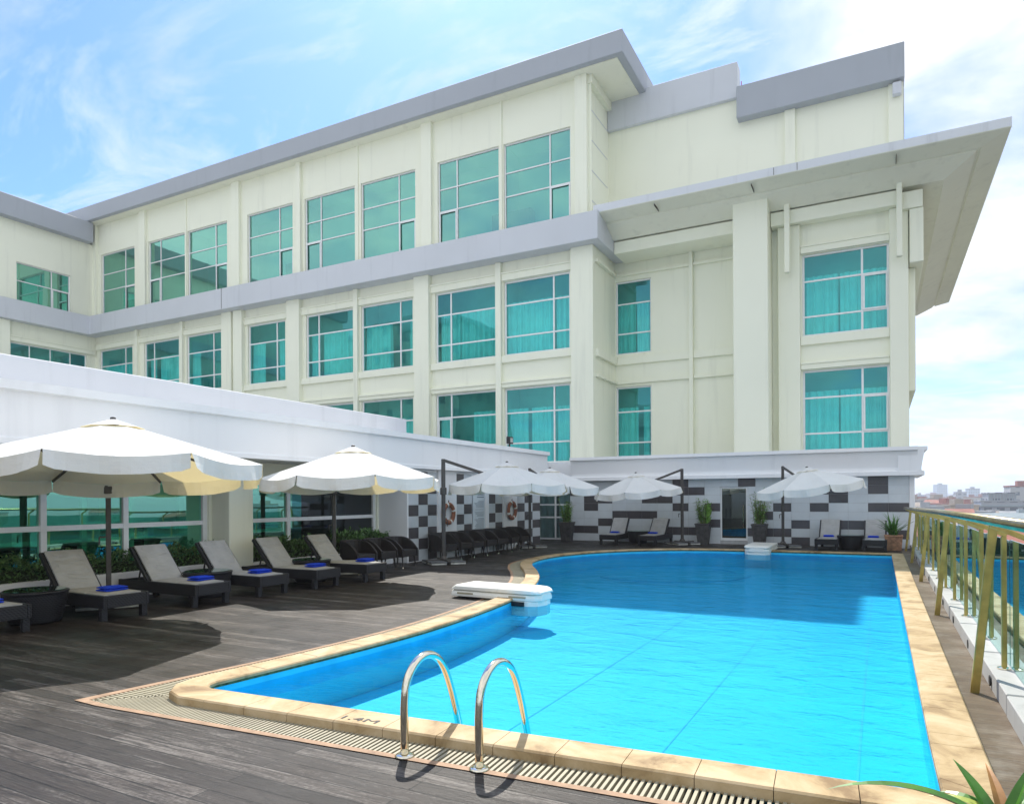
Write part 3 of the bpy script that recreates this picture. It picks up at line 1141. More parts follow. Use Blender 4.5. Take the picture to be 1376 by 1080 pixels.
# ------------------------------------------------------------------ tiled rear podium
pod = thing('podium_building', (-5, 24.6, 0), 'low podium with pale and charcoal tiled wall under white fascia at far end of pool', 'building')
PY = 24.6
TW, TH = 11.25 / 20, .28
dark_cells = {(7, 0), (7, 1), (6, 2), (5, 3), (5, 4), (5, 5), (4, 1), (3, 1), (3, 2), (3, 5), (3, 6), (4, 7), (2, 7), (2, 8), (1, 7), (7, 6), (7, 7), (7, 8), (2, 0),
              (7, 11), (7, 12), (7, 13), (6, 9), (4, 9), (1, 11), (5, 12), (4, 13), (4, 15), (6, 14), (8, 14), (3, 16), (2, 15), (2, 16), (1, 18), (2, 18), (4, 18), (4, 19), (6, 16), (6, 17), (7, 19)}
mb = MB()
TX0 = -10.45
DOOR = (-4.86, -3.96, .12, 1.95)
for r in range(1, 9):
    for c in range(20):
        x0, x1 = TX0 + c * TW, TX0 + (c + 1) * TW
        z1 = 8 * TH - (r - 1) * TH
        z0 = z1 - TH
        g = .003
        segs = [(x0, x1)]
        if z0 < 1.95:
            if x1 <= DOOR[1] and x0 >= DOOR[0]:
                continue
            if x0 < DOOR[0] < x1:
                segs = [(x0, DOOR[0])]
            elif x0 < DOOR[1] < x1:
                segs = [(DOOR[1], x1)]
        mb.cur = 1 if (r, c) in dark_cells else 0
        for a, b in segs:
            mb.box(a + g, b - g, PY - .012, PY + .01, z0 + g, z1 - g)
mb.build('tile_cladding', ['tile_w', 'tile_d'], pod, True)
mb = MB()
mb.box(-10.45, DOOR[0], PY, 27.4, -1, 2.3)
mb.box(DOOR[1], .80, PY, 27.4, -1, 2.3)
mb.box(DOOR[0], DOOR[1], PY, 27.4, 1.95, 2.3)
mb.box(DOOR[0], DOOR[1], PY, 27.4, -1, .11)
mb.box(DOOR[0], DOOR[1], 26.5, 27.4, .11, 1.95)
mb.box(-12.2, -10.45, 25.6, 27.4, -1, 2.3)
mb.box(-14.2, .75, PY + .2, 27.5, 2.3, 2.9)
mb.build('wall', 'grout', pod, True)
mb = MB()
mb.box(.802, .95, PY - .03, 27.45, -18, 2.28)
mb.build('corner_pier', 'white', pod, True, .01, 1)
prof = [(PY + .4, 2.24), (PY - .30, 2.24), (PY - .30, 2.36), (PY - .21, 2.39), (PY - .21, 2.48), (PY - .32, 2.98), (PY - .42, 3.0), (PY - .42, 3.11), (PY + .4, 3.12)]
mb = MB()
mb.loft([[(x, y, z) for y, z in prof] for x in (-10.3, 1.02)])
prof2 = [(.5, 2.245), (1.20, 2.245), (1.20, 2.36), (1.12, 2.39), (1.12, 2.48), (1.20, 2.98), (1.28, 3.0), (1.28, 3.105), (.5, 3.115)]
mb.loft([[(x, y, z) for x, z in prof2] for y in (PY - .29, 28.5)])
mb.build('fascia', 'white', pod, True)
mb = MB()
mb.box(-14.2, .9, PY + .3, 30.3, 2.9, 3.0)
mb.build('roof', 'trim', pod, True)
mb = MB()
mb.box(-13.5, -10.31, PY + .1, PY + .5, 2.2, 2.95)
mb.build('recess_parapet', 'white', pod, True)
door = MB()
a, b, c, d = DOOR
door.box(a, a + .05, PY + .03, PY + .1, c, d)
door.box(b - .05, b, PY + .03, PY + .1, c, d)
door.box(a + .05, b - .05, PY + .03, PY + .1, d - .05, d)
door.box(a + .05, b - .05, PY + .03, PY + .1, c, c + .09)
do = door.build('door', 'frame', pod, True)
g = MB()
g.poly([(a, PY + .07, c), (b, PY + .07, c), (b, PY + .07, d), (a, PY + .07, d)])
g.build('pane', 'glass_door', do, True)
g = MB()
g.tube([(b - .14, PY + .0, .55), (b - .14, PY + .0, 1.35)], .014, 8)
g.build('handle', 'chrome', do, True)
# glazing in the recess left of the tiles
window(pod, 'Y', PY + .15, 1, -11.95, -10.46, 0.0, 2.2, [-11.15], [.86, 1.35], 'glass_grey', [(0, .48, .9), (.52, 1, .9)], None, .06)

# ------------------------------------------------------------------ pool house on the left
ph = thing('pool_house', (-12, 13, 0), 'long low white pool house with green glazed bays along the left of the deck', 'building')
GX = -11.35     # glazing plane
TXL = -10.45    # tiled wall plane
mb = MB()
ZH, ZS = 2.02, .35
wh = [(-2.5, 3.6, ZS, ZH), (3.7, 9.1, ZS, ZH), (10.1, 14.15, ZS, ZH)]
wall_holes(mb, 'X', GX, -4, 14.2, -1, 2.6, wh, .25, -1)
mb.build('wall', 'cream', ph, True)
mb = MB()
mb.box(-12.5, TXL, 14.2, 21.9, -1, 2.6)
mb.build('tile_backing', 'white', ph, True)
hb = MB()
hb.box(GX, -10.85, 9.15, 9.72, -1, 2.6)
hb.build('pillar', 'cream', ph, True, .015, 1)
hb = MB()
hb.box(GX, -10.85, -3.2, -2.6, -1, 2.6)
hb.build('pillar', 'cream', ph, True, .015, 1)


def ph_window(u0, u1, mull, glassm, ceilz=None):
    return window(ph, 'X', GX - .06, -1, u0, u1, ZS, ZH, mull, [1.17], glassm, None, None, .09, .1)


ph_window(-2.5, 3.6, [-.5, 1.6], 'glass_green')
ph_window(3.7, 9.1, [5.15, 6.15, 7.48], 'glass_green')
ph_window(10.1, 14.15, [11.2, 12.65], [(10.12, 11.34, 'glass_green'), (11.34, 11.62, 'glass_teal'), (11.62, 14.13, 'glass_dark')])  # tint steps from green to dark, standing in for the black room behind
# room inside
mb = MB()
mb.box(-17.2, -17.0, -4, 22, -.1, 3)
mb.box(-17, GX - .3, -4, 22, -.12, -.02)
mb.box(-17, GX - .3, -4, 22, 2.5, 2.58)
mb.box(-17, GX - .3, -4.2, -4, 0, 2.6)
mb.box(-17, -12.5, 14.2, 14.4, 0, 2.6)
mb.box(-14.4, -14.0, 5.9, 6.3, 0, 2.5)
mb.box(-14.4, -14.0, 8.6, 9.3, 0, 2.5)
mb.box(-13.6, -13.3, 11.0, 11.3, 0, 2.5)
mb.box(-13.2, -13.1, 9.75, 11.7, 0, 2.5)
mb.build('room', 'room', ph, True)
mb = MB()
for y0 in (4.4, 5.9, 7.4, 8.3, 10.6, 12.2):
    mb.box(-12.62, -12.54, y0, y0 + .07, 0, 2.4)
mb.box(-12.62, -12.54, 4, 13.6, 1.72, 1.80)
mb.box(-12.62, -12.54, 4, 13.6, .86, .92)
mb.build('inner_screen', 'frame', ph, True)
mb = MB()
for (x, y, w, h) in ((-13.2, 5.2, .9, .75), (-13.6, 7.2, 1.1, .75), (-13.1, 8.5, .5, 1.1), (-13.4, 12.4, .8, 1.0)):
    mb.box(x - .3, x + .3, y - w / 2, y + w / 2, 0, h)
mb.build('room_furniture', 'wicker_b', ph, True)
# fascia band and parapets
FX = -10.2
prof = [(GX, 2.36), (FX + .02, 2.36), (FX + .02, 2.44), (FX, 2.46), (FX, 3.06), (FX + .10, 3.08), (FX + .10, 3.20), (-12.6, 3.22), (-12.6, 2.36)]
mb = MB()
mb.loft([[(x, y, z) for x, z in prof] for y in (-6, 22.0)])
mb.build('fascia', 'white', ph, True)
mb = MB()
mb.box(-12.6, -11.5, -6, 15.62, 3.2, 3.79)
mb.build('upper_parapet', 'trim', ph, True, .015, 1)
mb = MB()
mb.box(-45, -11.7, -8, 24.9, 2.62, 3.25)
mb.box(-45, -17.3, -8, 24.9, -1, 2.62)
mb.build('roof', 'trim', ph, True)
# checker tiles between white pilasters
hT = .285


def checker(y0, y1, ncol, par, zlo, half=False):
    mb = MB()
    w = (y1 - y0) / ncol
    for c in range(ncol):
        for r in range(8):
            z1 = 2.30 - r * hT
            z0 = max(z1 - hT, 0.02)
            mb.cur = 1 if (c + r + par) % 2 else 0
            mb.box(TXL - .01, TXL + .012, y0 + c * w + .003, y0 + (c + 1) * w - .003, z0 + .003, z1 - .003)
    mb.build('tile_cladding', ['tile_w', 'tile_d'], ph, True)


checker(14.25, 15.5, 3, 0, 0)
checker(16.45, 17.3, 2, 1, 0)
checker(18.25, 19.15, 2, 1, 0)
checker(20.1, 21.88, 3, 0, 0)
for y0, y1 in ((15.52, 16.42), (18.03, 18.23), (19.17, 20.08)):
    hb = MB()
    hb.box(TXL - .01, TXL + .06, y0, y1, 0, 2.358)
    hb.build('pilaster', 'white', ph, True, .01, 1)

# flood lamp on the roof edge
fl = thing('flood_lamp', (-10.2, 19.2, 3.2), 'small black flood lamp on the pool house roof edge', 'lamp')
mb = MB()
mb.bar((0, 0, 0), (0, 0, .12), .04, .04)
mb.build('bracket', 'black', fl)
mb = MB()
mb.box(-.05, .07, -.13, .13, .10, .32)
mb.build('housing', 'black', fl, bevel=.02)
mb = MB()
mb.box(.071, .078, -.08, .08, .14, .28)
mb.build('lamp_glass', 'lampglass', fl)

# notice board
nb = thing('notice_board', (TXL + .02, 17.65, .62), 'tall pale notice board with small print on checkered tile wall', 'notice board')
mb = MB()
mb.box(0, .03, -.335, .335, 0, 1.15)
mb.build('panel', 'board', nb, bevel=.004, seg=1)
mb = MB()
rr = random.Random(3)
z = 1.08
while z > .06:
    ln = rr.uniform(.3, .56)
    if rr.random() > .12:
        mb.box(.0305, .032, .28 - ln, .28, z, z + (.012 if z < 1.0 else .03))
    z -= .032 if z < 1.0 else .07
mb.build('print', 'print', nb)

# life rings


def life_ring(loc, label):
    t_ = thing('life_ring', loc, label, 'life ring', 'life rings on the pool house wall')
    mb = MB()
    mb.smooth = True
    N, K = 36, 12
    for seg in range(N):
        a0, a1 = 2 * math.pi * seg / N, 2 * math.pi * (seg + 1) / N
        for k in range(K):
            b0, b1 = 2 * math.pi * k / K, 2 * math.pi * (k + 1) / K
            P = lambda a, b: (.062 * .75 * math.sin(b), (.245 + .062 * math.cos(b)) * math.cos(a), (.245 + .062 * math.cos(b)) * math.sin(a))
            mb.poly([P(a0, b0), P(a1, b0), P(a1, b1), P(a0, b1)])
    mb.build('ring', 'ring', t_)
    for q in range(4):
        b = MB()
        b.smooth = True
        ac = R(20 + 90 * q)
        for seg in range(4):
            a0, a1 = ac - .12 + .06 * seg, ac - .06 + .06 * seg
            for k in range(K):
                b0, b1 = 2 * math.pi * k / K, 2 * math.pi * (k + 1) / K
                P = lambda a, bb: (.067 * .78 * math.sin(bb), (.245 + .067 * math.cos(bb)) * math.cos(a), (.245 + .067 * math.cos(bb)) * math.sin(a))
                b.poly([P(a0, b0), P(a1, b0), P(a1, b1), P(a0, b1)])
        b.build('band', 'plastic', t_)
    b = MB()
    b.tube([(-.01, 0, .30), (.0, 0, .36)], .012, 6)
    b.build('hook', 'black', t_)
    return t_


life_ring((TXL + .12, 15.92, 1.2), 'orange red life ring with white bands behind the umbrella mast')
life_ring((TXL + .12, 19.6, 1.22), 'orange red life ring right of the notice board with no mast before it')

# ------------------------------------------------------------------ umbrellas


def make_umbrella(Rr, rise, edge, flap, half=0.):
    """mast at +D along local X axis, canopy centred on origin"""
    t_ = thing('cantilever_umbrella', (0, 0, 0), 'x', 'umbrella', 'white cantilever umbrellas round the pool')
    NS = 8
    ang = [2 * math.pi * (k + half) / NS for k in range(NS)]
    cor = [Vector((Rr * math.cos(a), Rr * math.sin(a), edge)) for a in ang]
    top = Vector((0, 0, edge + rise))
    c = MB()
    c.smooth = False
    ND = 6
    r0 = .16

    def surf(k, u, v):
        """u along edge 0..1, v from hub 0 to rim 1"""
        a, b = cor[k], cor[(k + 1) % NS]
        e = a.lerp(b, u)
        p = top.lerp(e, v)
        sag = .065 * math.sin(math.pi * u) * math.sin(math.pi * min(1, v) * .62) * v
        p.z -= sag
        return p
    for k in range(NS):
        NV = 7
        for i in range(NV):
            v0, v1 = r0 + (1 - r0) * i / NV, r0 + (1 - r0) * (i + 1) / NV
            for j in range(ND):
                u0, u1 = j / ND, (j + 1) / ND
                c.poly([surf(k, u0, v0), surf(k, u0, v1), surf(k, u1, v1), surf(k, u1, v0)])
    co = c.build('canopy', 'canvas', t_)
    for p in co.data.polygons:
        p.use_smooth = True
    # raised vent cap
    vb = MB()
    for k in range(NS):
        a, b = cor[k].copy(), cor[(k + 1) % NS].copy()
        va, vb_ = top.lerp(a, .21), top.lerp(b, .21)
        va.z += .014
        vb_.z += .014
        tp = top + Vector((0, 0, .03))
        m1, m2 = top.lerp(a, .12) + Vector((0, 0, .022)), top.lerp(b, .12) + Vector((0, 0, .022))
        vb.poly([tp, m1, m2])
        md = (va + vb_) / 2 + Vector((0, 0, .012))
        vb.poly([m1, va, md, vb_, m2])
    vb.build('vent', 'canvas', co)
    kb = MB()
    kb.lathe([(.035, edge + rise + .02), (.035, edge + rise + .042), (.015, edge + rise + .05)], n=10)
    kb.build('finial', 'darkmetal', t_)
    # flaps
    for k in range(NS):
        f = MB()
        f.smooth = True
        a, b = cor[k], cor[(k + 1) % NS]
        out = ((a + b) / 2)
        out.z = 0
        out = out.normalized()
        M_ = 14
        rg = random.Random(k)
        ph_ = rg.random() * 6
        rows = [0, .5, 1.]
        g = .006
        def fp(u, w):
            e = a.lerp(b, g + (1 - 2 * g) * u)
            e = Vector(e)
            e.z = surf(k, g + (1 - 2 * g) * u, 1).z
            rc = .07
            drop = flap
            if u < rc:
                drop *= .86 + .14 * math.sin(math.pi / 2 * u / rc)
            if u > 1 - rc:
                drop *= .86 + .14 * math.sin(math.pi / 2 * (1 - u) / rc)
            e.z -= drop * w
            e += out * (.02 * w + w * .03 * math.sin(u * 9 + ph_) + w * .012 * math.sin(u * 23 + ph_))
            return e
        for i in range(M_):
            for j in range(2):
                f.poly([fp(i / M_, rows[j]), fp((i + 1) / M_, rows[j]), fp((i + 1) / M_, rows[j + 1]), fp(i / M_, rows[j + 1])])
        f.build('flap', 'canvas', co)
    # ribs
    for k in range(NS):
        r_ = MB()
        a = cor[k]
        s_, e_ = top.lerp(a, .07) + Vector((0, 0, -.07)), top.lerp(a, .985) + Vector((0, 0, -.03))
        r_.bar(s_, top.lerp(a, .5) + Vector((0, 0, -.085)), .025, .03)
        r_.bar(top.lerp(a, .5) + Vector((0, 0, -.085)), e_, .025, .03)
        r_.build('rib', 'darkmetal', t_)
    hb = MB()
    hb.lathe([(.05, edge + rise - .22), (.075, edge + rise - .18), (.075, edge + rise - .06), (.04, edge + rise - .02)], n=12)
    hb.build('hub', 'darkmetal', t_)
    return t_, edge + rise - .12


def finish_umbrella(t_, hubz, D, masttop=2.58):
    m = MB()
    m.box(D - .045, D + .045, -.035, .035, .10, masttop)
    m.build('mast', 'darkmetal', t_, bevel=.008, seg=1)
    m = MB()
    m.bar((D, 0, masttop - .03), (.0, 0, hubz - .34), .05, .07)
    m.build('arm', 'darkmetal', t_, bevel=.008, seg=1)
    if D < 1.85 and masttop > 2.5 and hubz > 2.52:
        m = MB()
        m.bar((D, 0, 1.78), (D * .52, 0, (masttop + hubz) / 2 - .18), .035, .05)
        m.build('strut', 'darkmetal', t_)
    m = MB()
    m.tube([(0, 0, hubz), (0, 0, hubz - .40)], .028, 10)
    m.build('hub_post', 'darkmetal', t_)
    m = MB()
    m.box(D - .07, D + .07, -.06, .06, 1.70, 1.88)
    m.build('slider', 'darkmetal', t_, bevel=.015)
    m = MB()
    m.tube([(D - .06, .04, 1.05), (D - .06, .12, 1.05)], .012, 8)
    m.tube([(D - .06, .12, 1.05), (D - .06, .12, .93)], .012, 8)
    m.build('crank', 'darkmetal', t_)
    m = MB()
    m.bar((D - .45, 0, .095), (D + .45, 0, .095), .07, .05)
    m.bar((D, -.45, .097), (D, .45, .097), .07, .045)
    m.lathe([(.10, .10), (.10, .13), (.06, .2)], (D, 0), 12)
    m.build('base_cross', 'darkmetal', t_)
    for sx in (-1, 1):
        for sy in (-1, 1):
            s_ = MB()
            s_.cur = 0
            s_.box(D + sx * .05, D + sx * .43, sy * .05, sy * .43, .012, .055)
            s_.cur = 1
            s_.box(D + sx * .045, D + sx * .435, sy * .045, sy * .435, .056, .088)
            s_.build('ballast_slab', ['slab', 'slabdark'], t_, bevel=.008, seg=1)


# center, mast, label, radius, edge height, tilt
UMB = [((-8.84, 5.62), (-10.35, 6.5), 'large white umbrella with yellow lit underside over the nearest loungers at left', 1.86, 2.02, .62, .07, 0),
       ((-8.85, 10.32), (-10.4, 11.5), 'white umbrella with torn rim beside the big pillar over left loungers', 1.70, 1.98, .60, .02, 0),
       ((-8.42, 15.7), (-9.5, 14.4), 'white umbrella in front of the life ring with tall dark mast at its left', 1.55, 1.95, .55, 0., 0),
       ((-8.73, 19.0), (-10.05, 20.3), 'white umbrella half hidden behind another near the pool house corner', 1.55, 1.92, .56, 0., 0),
       ((-7.15, 22.4), (-5.95, 23.7), 'white umbrella before tiled wall with its mast at the right over two loungers', 1.45, 1.85, .55, -.085, 0),
       ((-1.82, 21.55), (-2.72, 23.6), 'white tilted umbrella nearest the railing, mast at left beside bamboo pot', 1.5, 1.92, .50, 0, -.13)]
for (cx, cy), (mx, my), lab, rad, edge, rise, tilt, roll in UMB:
    t_, hz = make_umbrella(rad, rise, edge, .20, .5 if rad > 1.8 else 0.)
    D = math.hypot(mx - cx, my - cy)
    t_['label'] = lab
    t_.location = (cx, cy, 0)
    t_.rotation_euler = (0, 0, math.atan2(my - cy, mx - cx))
    # tip the canopy assembly towards / away from the mast
    for ch in t_.children:
        ch.rotation_euler = (roll, tilt, 0)
        ch.location = Vector((0, 0, hz)) - (Matrix.Rotation(tilt, 3, 'Y') @ Matrix.Rotation(roll, 3, 'X') @ Vector((0, 0, hz)))
    finish_umbrella(t_, hz, D)

# ------------------------------------------------------------------ loungers


def pillow(mb, x0, x1, y0, y1, z0, z1, nx=10, ny=6, puff=.02, fx=None):
    mb.smooth = True
    rg = random.Random(int(abs(x0 * 100)))
    def P(i, j, top):
        u, v = i / nx, j / ny
        e = min(1, 6 * min(u, 1 - u)) ** .5 * min(1, 6 * min(v, 1 - v)) ** .5
        z = (z0 + z1) / 2 + (1 if top else -1) * ((z1 - z0) / 2 * (.35 + .65 * e))
        if top:
            z += puff * .35 * math.sin(u * 14 + v * 2) * e
        p = (x0 + (x1 - x0) * u, y0 + (y1 - y0) * v, z)
        return fx(p) if fx else p
    for i in range(nx):
        for j in range(ny):
            mb.poly([P(i, j, 1), P(i + 1, j, 1), P(i + 1, j + 1, 1), P(i, j + 1, 1)])
            mb.poly([P(i, j, 0), P(i, j + 1, 0), P(i + 1, j + 1, 0), P(i + 1, j, 0)])
    for i in range(nx):
        mb.poly([P(i, 0, 0), P(i + 1, 0, 0), P(i + 1, 0, 1), P(i, 0, 1)])
        mb.poly([P(i, ny, 0), P(i, ny, 1), P(i + 1, ny, 1), P(i + 1, ny, 0)])
    for j in range(ny):
        mb.poly([P(0, j, 0), P(0, j, 1), P(0, j + 1, 1), P(0, j + 1, 0)])
        mb.poly([P(nx, j, 0), P(nx, j + 1, 0), P(nx, j + 1, 1), P(nx, j, 1)])


def make_lounger():
    """foot end at x=0, head towards -x, 0.64 wide, hinge 1.15 m back"""
    t_ = thing('sun_lounger', (0, 0, 0), 'x', 'sun lounger', 'dark wicker sun loungers')
    Wd = .32
    LN = 1.88
    f = MB()
    f.box(-LN, -.002, -Wd, -Wd + .05, .17, .34)
    f.box(-LN, -.002, Wd - .05, Wd, .17, .34)
    f.box(-.055, 0, -Wd + .05, Wd - .05, .17, .335)
    f.box(-LN + .002, -LN + .05, -Wd + .05, Wd - .05, .17, .335)
    f.build('frame', 'wicker', t_, bevel=.008, seg=1)
    for x in (-.085, -LN + .085):
        for y in (-Wd + .042, Wd - .042):
            l = MB()
            l.box(x - .04, x + .04, y - .04, y + .04, .006, .168)
            l.build('leg', 'wicker', t_, bevel=.003, seg=1)
            k = MB()
            k.box(x - .034, x + .034, y - .034, y + .034, 0, .006)
            k.build('foot', 'black', t_.children[-1])
    s_ = MB()
    for i in range(9):
        s_.box(-1.12 + i * .12, -1.04 + i * .12, -Wd + .05, Wd - .05, .27, .29)
    s_.build('slats', 'wicker', t_)
    c = MB()
    pillow(c, -1.15, -.10, -.26, .26, .295, .365, 14, 6, .014)
    c.build('seat_cushion', 'cushion', t_)
    A = R(49)
    def fx(p):
        x, y, z = p
        return (-1.13 - x * math.cos(A) - z * math.sin(A), y, .33 + x * math.sin(A) - z * math.cos(A) * -1)
    def fb(x, y, z):      # x along backrest up, z normal to front
        return Vector((-1.13 - x * math.cos(A) + z * math.sin(A), y, .31 + x * math.sin(A) + z * math.cos(A)))
    b = MB()
    for y in (-.285, .285):
        b.bar(fb(0, y, 0), fb(.71, y, 0), .05, .05, up=(math.sin(A), 0, math.cos(A)))
    b.bar(fb(.685, -.26, 0), fb(.685, .26, 0), .05, .05, up=(math.sin(A), 0, math.cos(A)))
    for i in range(6):
        b.bar(fb(.08 + i * .10, -.26, -.005), fb(.08 + i * .10, .26, -.005), .07, .012, up=(math.sin(A), 0, math.cos(A)))
    b.build('backrest', 'wicker', t_)
    c = MB()
    pillow(c, .0, .70, -.265, .265, .018, .085, 12, 6, .02, lambda p: tuple(fb(*p)))
    c.build('back_cushion', 'cushion', t_)
    st = MB()
    for y in (-.2, .2):
        st.bar(fb(.45, y, -.02), (-1.55, y, .25), .02, .02)
    st.build('prop', 'darkmetal', t_)
    return t_


proto = make_lounger()
LO = [((-9.22, 4.50), 0, 'wicker sun lounger at left picture edge beside the round wicker table', 1),
      ((-9.02, 5.92), 0, 'sun lounger with cream cushion behind the nearest umbrella mast, right of the big round table', 1),
      ((-8.96, 7.26), 0, 'sun lounger with its folded towel half lit, second along from the big round table', 1),
      ((-8.96, 8.48), 0, 'sun lounger with blue grey cushion directly in front of the cream pillar', 1),
      ((-8.86, 9.66), 0, 'sun lounger just right of the cream pillar in front of hedge', 1),
      ((-8.72, 10.86), 0, 'sun lounger beside the row of three tub armchairs', 1),
      ((-8.22, 22.62), -90, 'sun lounger on the far side, left of the low table under the umbrella', 1),
      ((-6.88, 22.62), -90, 'sun lounger on the far side between low table and umbrella base', 1),
      ((-1.42, 22.75), -90, 'sun lounger at tiled wall left of the dark round table near railing', 1),
      ((-.14, 22.75), -90, 'sun lounger at tiled wall beside terracotta pot', 1)]
tw = MB()
pillow(tw, -.13, .13, -.16, .16, 0, .045, 8, 6, .01)
towels = None


def make_towel(label):
    t_ = thing('folded_towel', (0, 0, 0), label, 'towel', 'folded blue towels on the loungers')
    a = MB()
    pillow(a, -.12, .12, -.155, .155, 0, .034, 8, 6, .01)
    a.build('lower_fold', 'towel', t_)
    b = MB()
    pillow(b, -.115, .118, -.15, .15, .033, .066, 8, 6, .012)
    b.build('upper_fold', 'towel', t_)
    return t_


TL = ['folded blue towel at left picture edge', 'folded blue towel on the cream cushioned lounger by nearest umbrella mast', 'folded blue towel with sunlit white top on the second lounger from the big table',
      'folded blue towel on the lounger before the pillar', 'folded blue towel on the lounger right of the pillar', 'folded blue towel on the lounger by the tub armchairs',
      'small blue towel on far lounger left of the low table', 'small blue towel on far lounger by umbrella base', 'small blue towel on lounger left of the dark round table at tiled wall', 'small blue towel on lounger by terracotta pot']
tproto = make_towel(TL[0])
for i, ((x, y), rz, lab, tw_) in enumerate(LO):
    o = proto if i == 0 else copy_tree(proto)
    o.location = (x, y, 0)
    o.rotation_euler = (0, 0, R(rz + ((i * 29) % 7 - 3) * .8))
    o['label'] = lab
    w = tproto if i == 0 else copy_tree(tproto)
    off = Matrix.Rotation(R(rz), 3, 'Z') @ Vector((-.33 if rz == 0 else -.78, .03 * ((i * 7) % 3 - 1), .362))
    w.location = Vector((x, y, 0)) + off
    w.rotation_euler = (0, 0, R(rz + (i * 37) % 11 - 5))
    w['label'] = TL[i]


# ------------------------------------------------------------------ wicker tables
def make_table(label):
    t_ = thing('wicker_table', (0, 0, 0), label, 'side table', 'round wicker side tables')
    m = MB()
    m.smooth = True
    prof = []
    for i in range(13):
        u = i / 12
        prof.append((.285 + .09 * u ** .8 + (.006 if i % 2 else 0), .01 + .385 * u))
    prof += [(.385, .40), (.39, .415), (.37, .425)]
    m.lathe(prof, n=36)
    m.build('drum', 'wicker', t_)
    g = MB()
    g.lathe([(.35, .428), (.352, .436), (.345, .438)], n=36)
    g.build('glass_top', 'glass_top', t_)
    return t_


TB = [((-9.86, 5.2), 'big round dark wicker table with glass top at left of cream cushioned lounger'), ((-9.86, 7.87), 'round wicker table with glass top left of the cream pillar'),
      ((-9.86, 10.24), 'round wicker table with glass top between loungers right of the pillar'), ((-7.55, 23.85), 'dark wicker table between two loungers under far umbrella'), ((-.79, 23.6), 'dark wicker table between two loungers near the railing')]
tp = make_table(TB[0][1])
for i, ((x, y), lab) in enumerate(TB):
    o = tp if i == 0 else copy_tree(tp)
    o.location = (x, y, 0)
    o['label'] = lab


# ------------------------------------------------------------------ tub armchairs (facing +x)
def make_chair():
    t_ = thing('tub_armchair', (0, 0, 0), 'x', 'armchair', 'dark wicker tub armchairs along the pool house')
    sh = MB()
    sh.smooth = True
    N = 22
    outer_, inner_ = [], []
    for i in range(N + 1):
        u = i / N
        a = R(-90 + 180 * u)      # around the back
        # plan: U shape open to +x
        if u < .3:
            k = u / .3
            p = (.30 - .42 * k, -.31)
        elif u > .7:
            k = (u - .7) / .3
            p = (-.12 + .42 * k, .31)
        else:
            a = R(270 - (u - .3) / .4 * 180)
            p = (-.12 + .24 * math.cos(a), .31 * math.sin(a))
        d = min(1, max(0, (p[0] + .36) / .66))
        top = .70 - .02 * d - .25 * max(0, (d - .25) / .75) ** 2.6
        outer_.append((p, top))
    def rg(p, top, ins, zb):
        x, y = p
        s_ = 1 - ins / .31
        return (x * 1.0 if abs(x - .3) < 1e-6 else -.0 + x * (s_ if x < -.1 else 1), y * s_, zb if zb is not None else top)
    for i in range(N):
        (p, tpz), (q, tqz) = outer_[i], outer_[i + 1]
        o0, o1 = rg(p, tpz, 0, .26), rg(q, tqz, 0, .26)
        o2, o3 = rg(q, tqz, -.01, None), rg(p, tpz, -.01, None)
        i0, i1 = rg(p, tpz, .045, .30), rg(q, tqz, .045, .30)
        i2, i3 = rg(q, tqz, .04, None), rg(p, tpz, .04, None)
        m2 = lambda a_, b_: ((a_[0] + b_[0]) / 2, (a_[1] + b_[1]) / 2, (a_[2] + b_[2]) / 2 + .018)
        t2, t3 = m2(o2, i2), m2(o3, i3)
        sh.poly([o0, o3, o2, o1])
        sh.poly([o3, t3, t2, o2])
        sh.poly([t3, i3, i2, t2])
        sh.poly([i0, i1, i2, i3])
    for (p, tz), sg in ((outer_[0], 1), (outer_[-1], -1)):
        pts = [rg(p, tz, 0, .26), rg(p, tz, .045, .26), rg(p, tz, .04, None), rg(p, tz, -.01, None)]
        sh.poly(pts if sg > 0 else pts[::-1])
    sh.build('shell', 'wicker_b', t_)
    s_ = MB()
    s_.box(-.27, .285, -.265, .265, .26, .42)
    s_.build('seat', 'wicker_b', t_, bevel=.02)
    for x in (-.22, .24):
        for y in (-.24, .24):
            l = MB()
            l.tube([(x, y, .26), (x + (.03 if x > 0 else -.03), y * 1.08, .03)], [.02, .014], 8)
            lo_ = l.build('leg', 'wicker_b', t_)
            k = MB()
            k.tube([(x + (.03 if x > 0 else -.03), y * 1.08, .03), (x + (.032 if x > 0 else -.032), y * 1.085, 0)], .016, 8)
            k.build('foot_cap', 'chrome', lo_)
    return t_


cp = make_chair()
CH = [(-10.0, 11.78, 'first of three tub armchairs, the one touching the lounger'), (-10.0, 12.52, 'middle of the three tub armchairs beside the loungers'), (-9.98, 13.26, 'last of the three tub armchairs, next to the checker tiles')]
names = ['tub armchair half hidden behind the umbrella mast under the life ring', 'second tub armchair in the long row right of the mast', 'third tub armchair in the long row under notice board left side', 'fourth tub armchair, middle of the long row under notice board',
         'fifth tub armchair in the long row, right of notice board', 'sixth tub armchair under the unobstructed life ring', 'last tub armchair of the long row by the far umbrella base']
for k in range(7):
    CH.append((-10.02 + .02 * (k % 2), 15.15 + .70 * k, names[k]))
for i, (x, y, lab) in enumerate(CH):
    o = cp if i == 0 else copy_tree(cp)
    o.location = (x, y, 0)
    o.rotation_euler = (0, 0, R((i * 13) % 7 - 3))
    o['label'] = lab


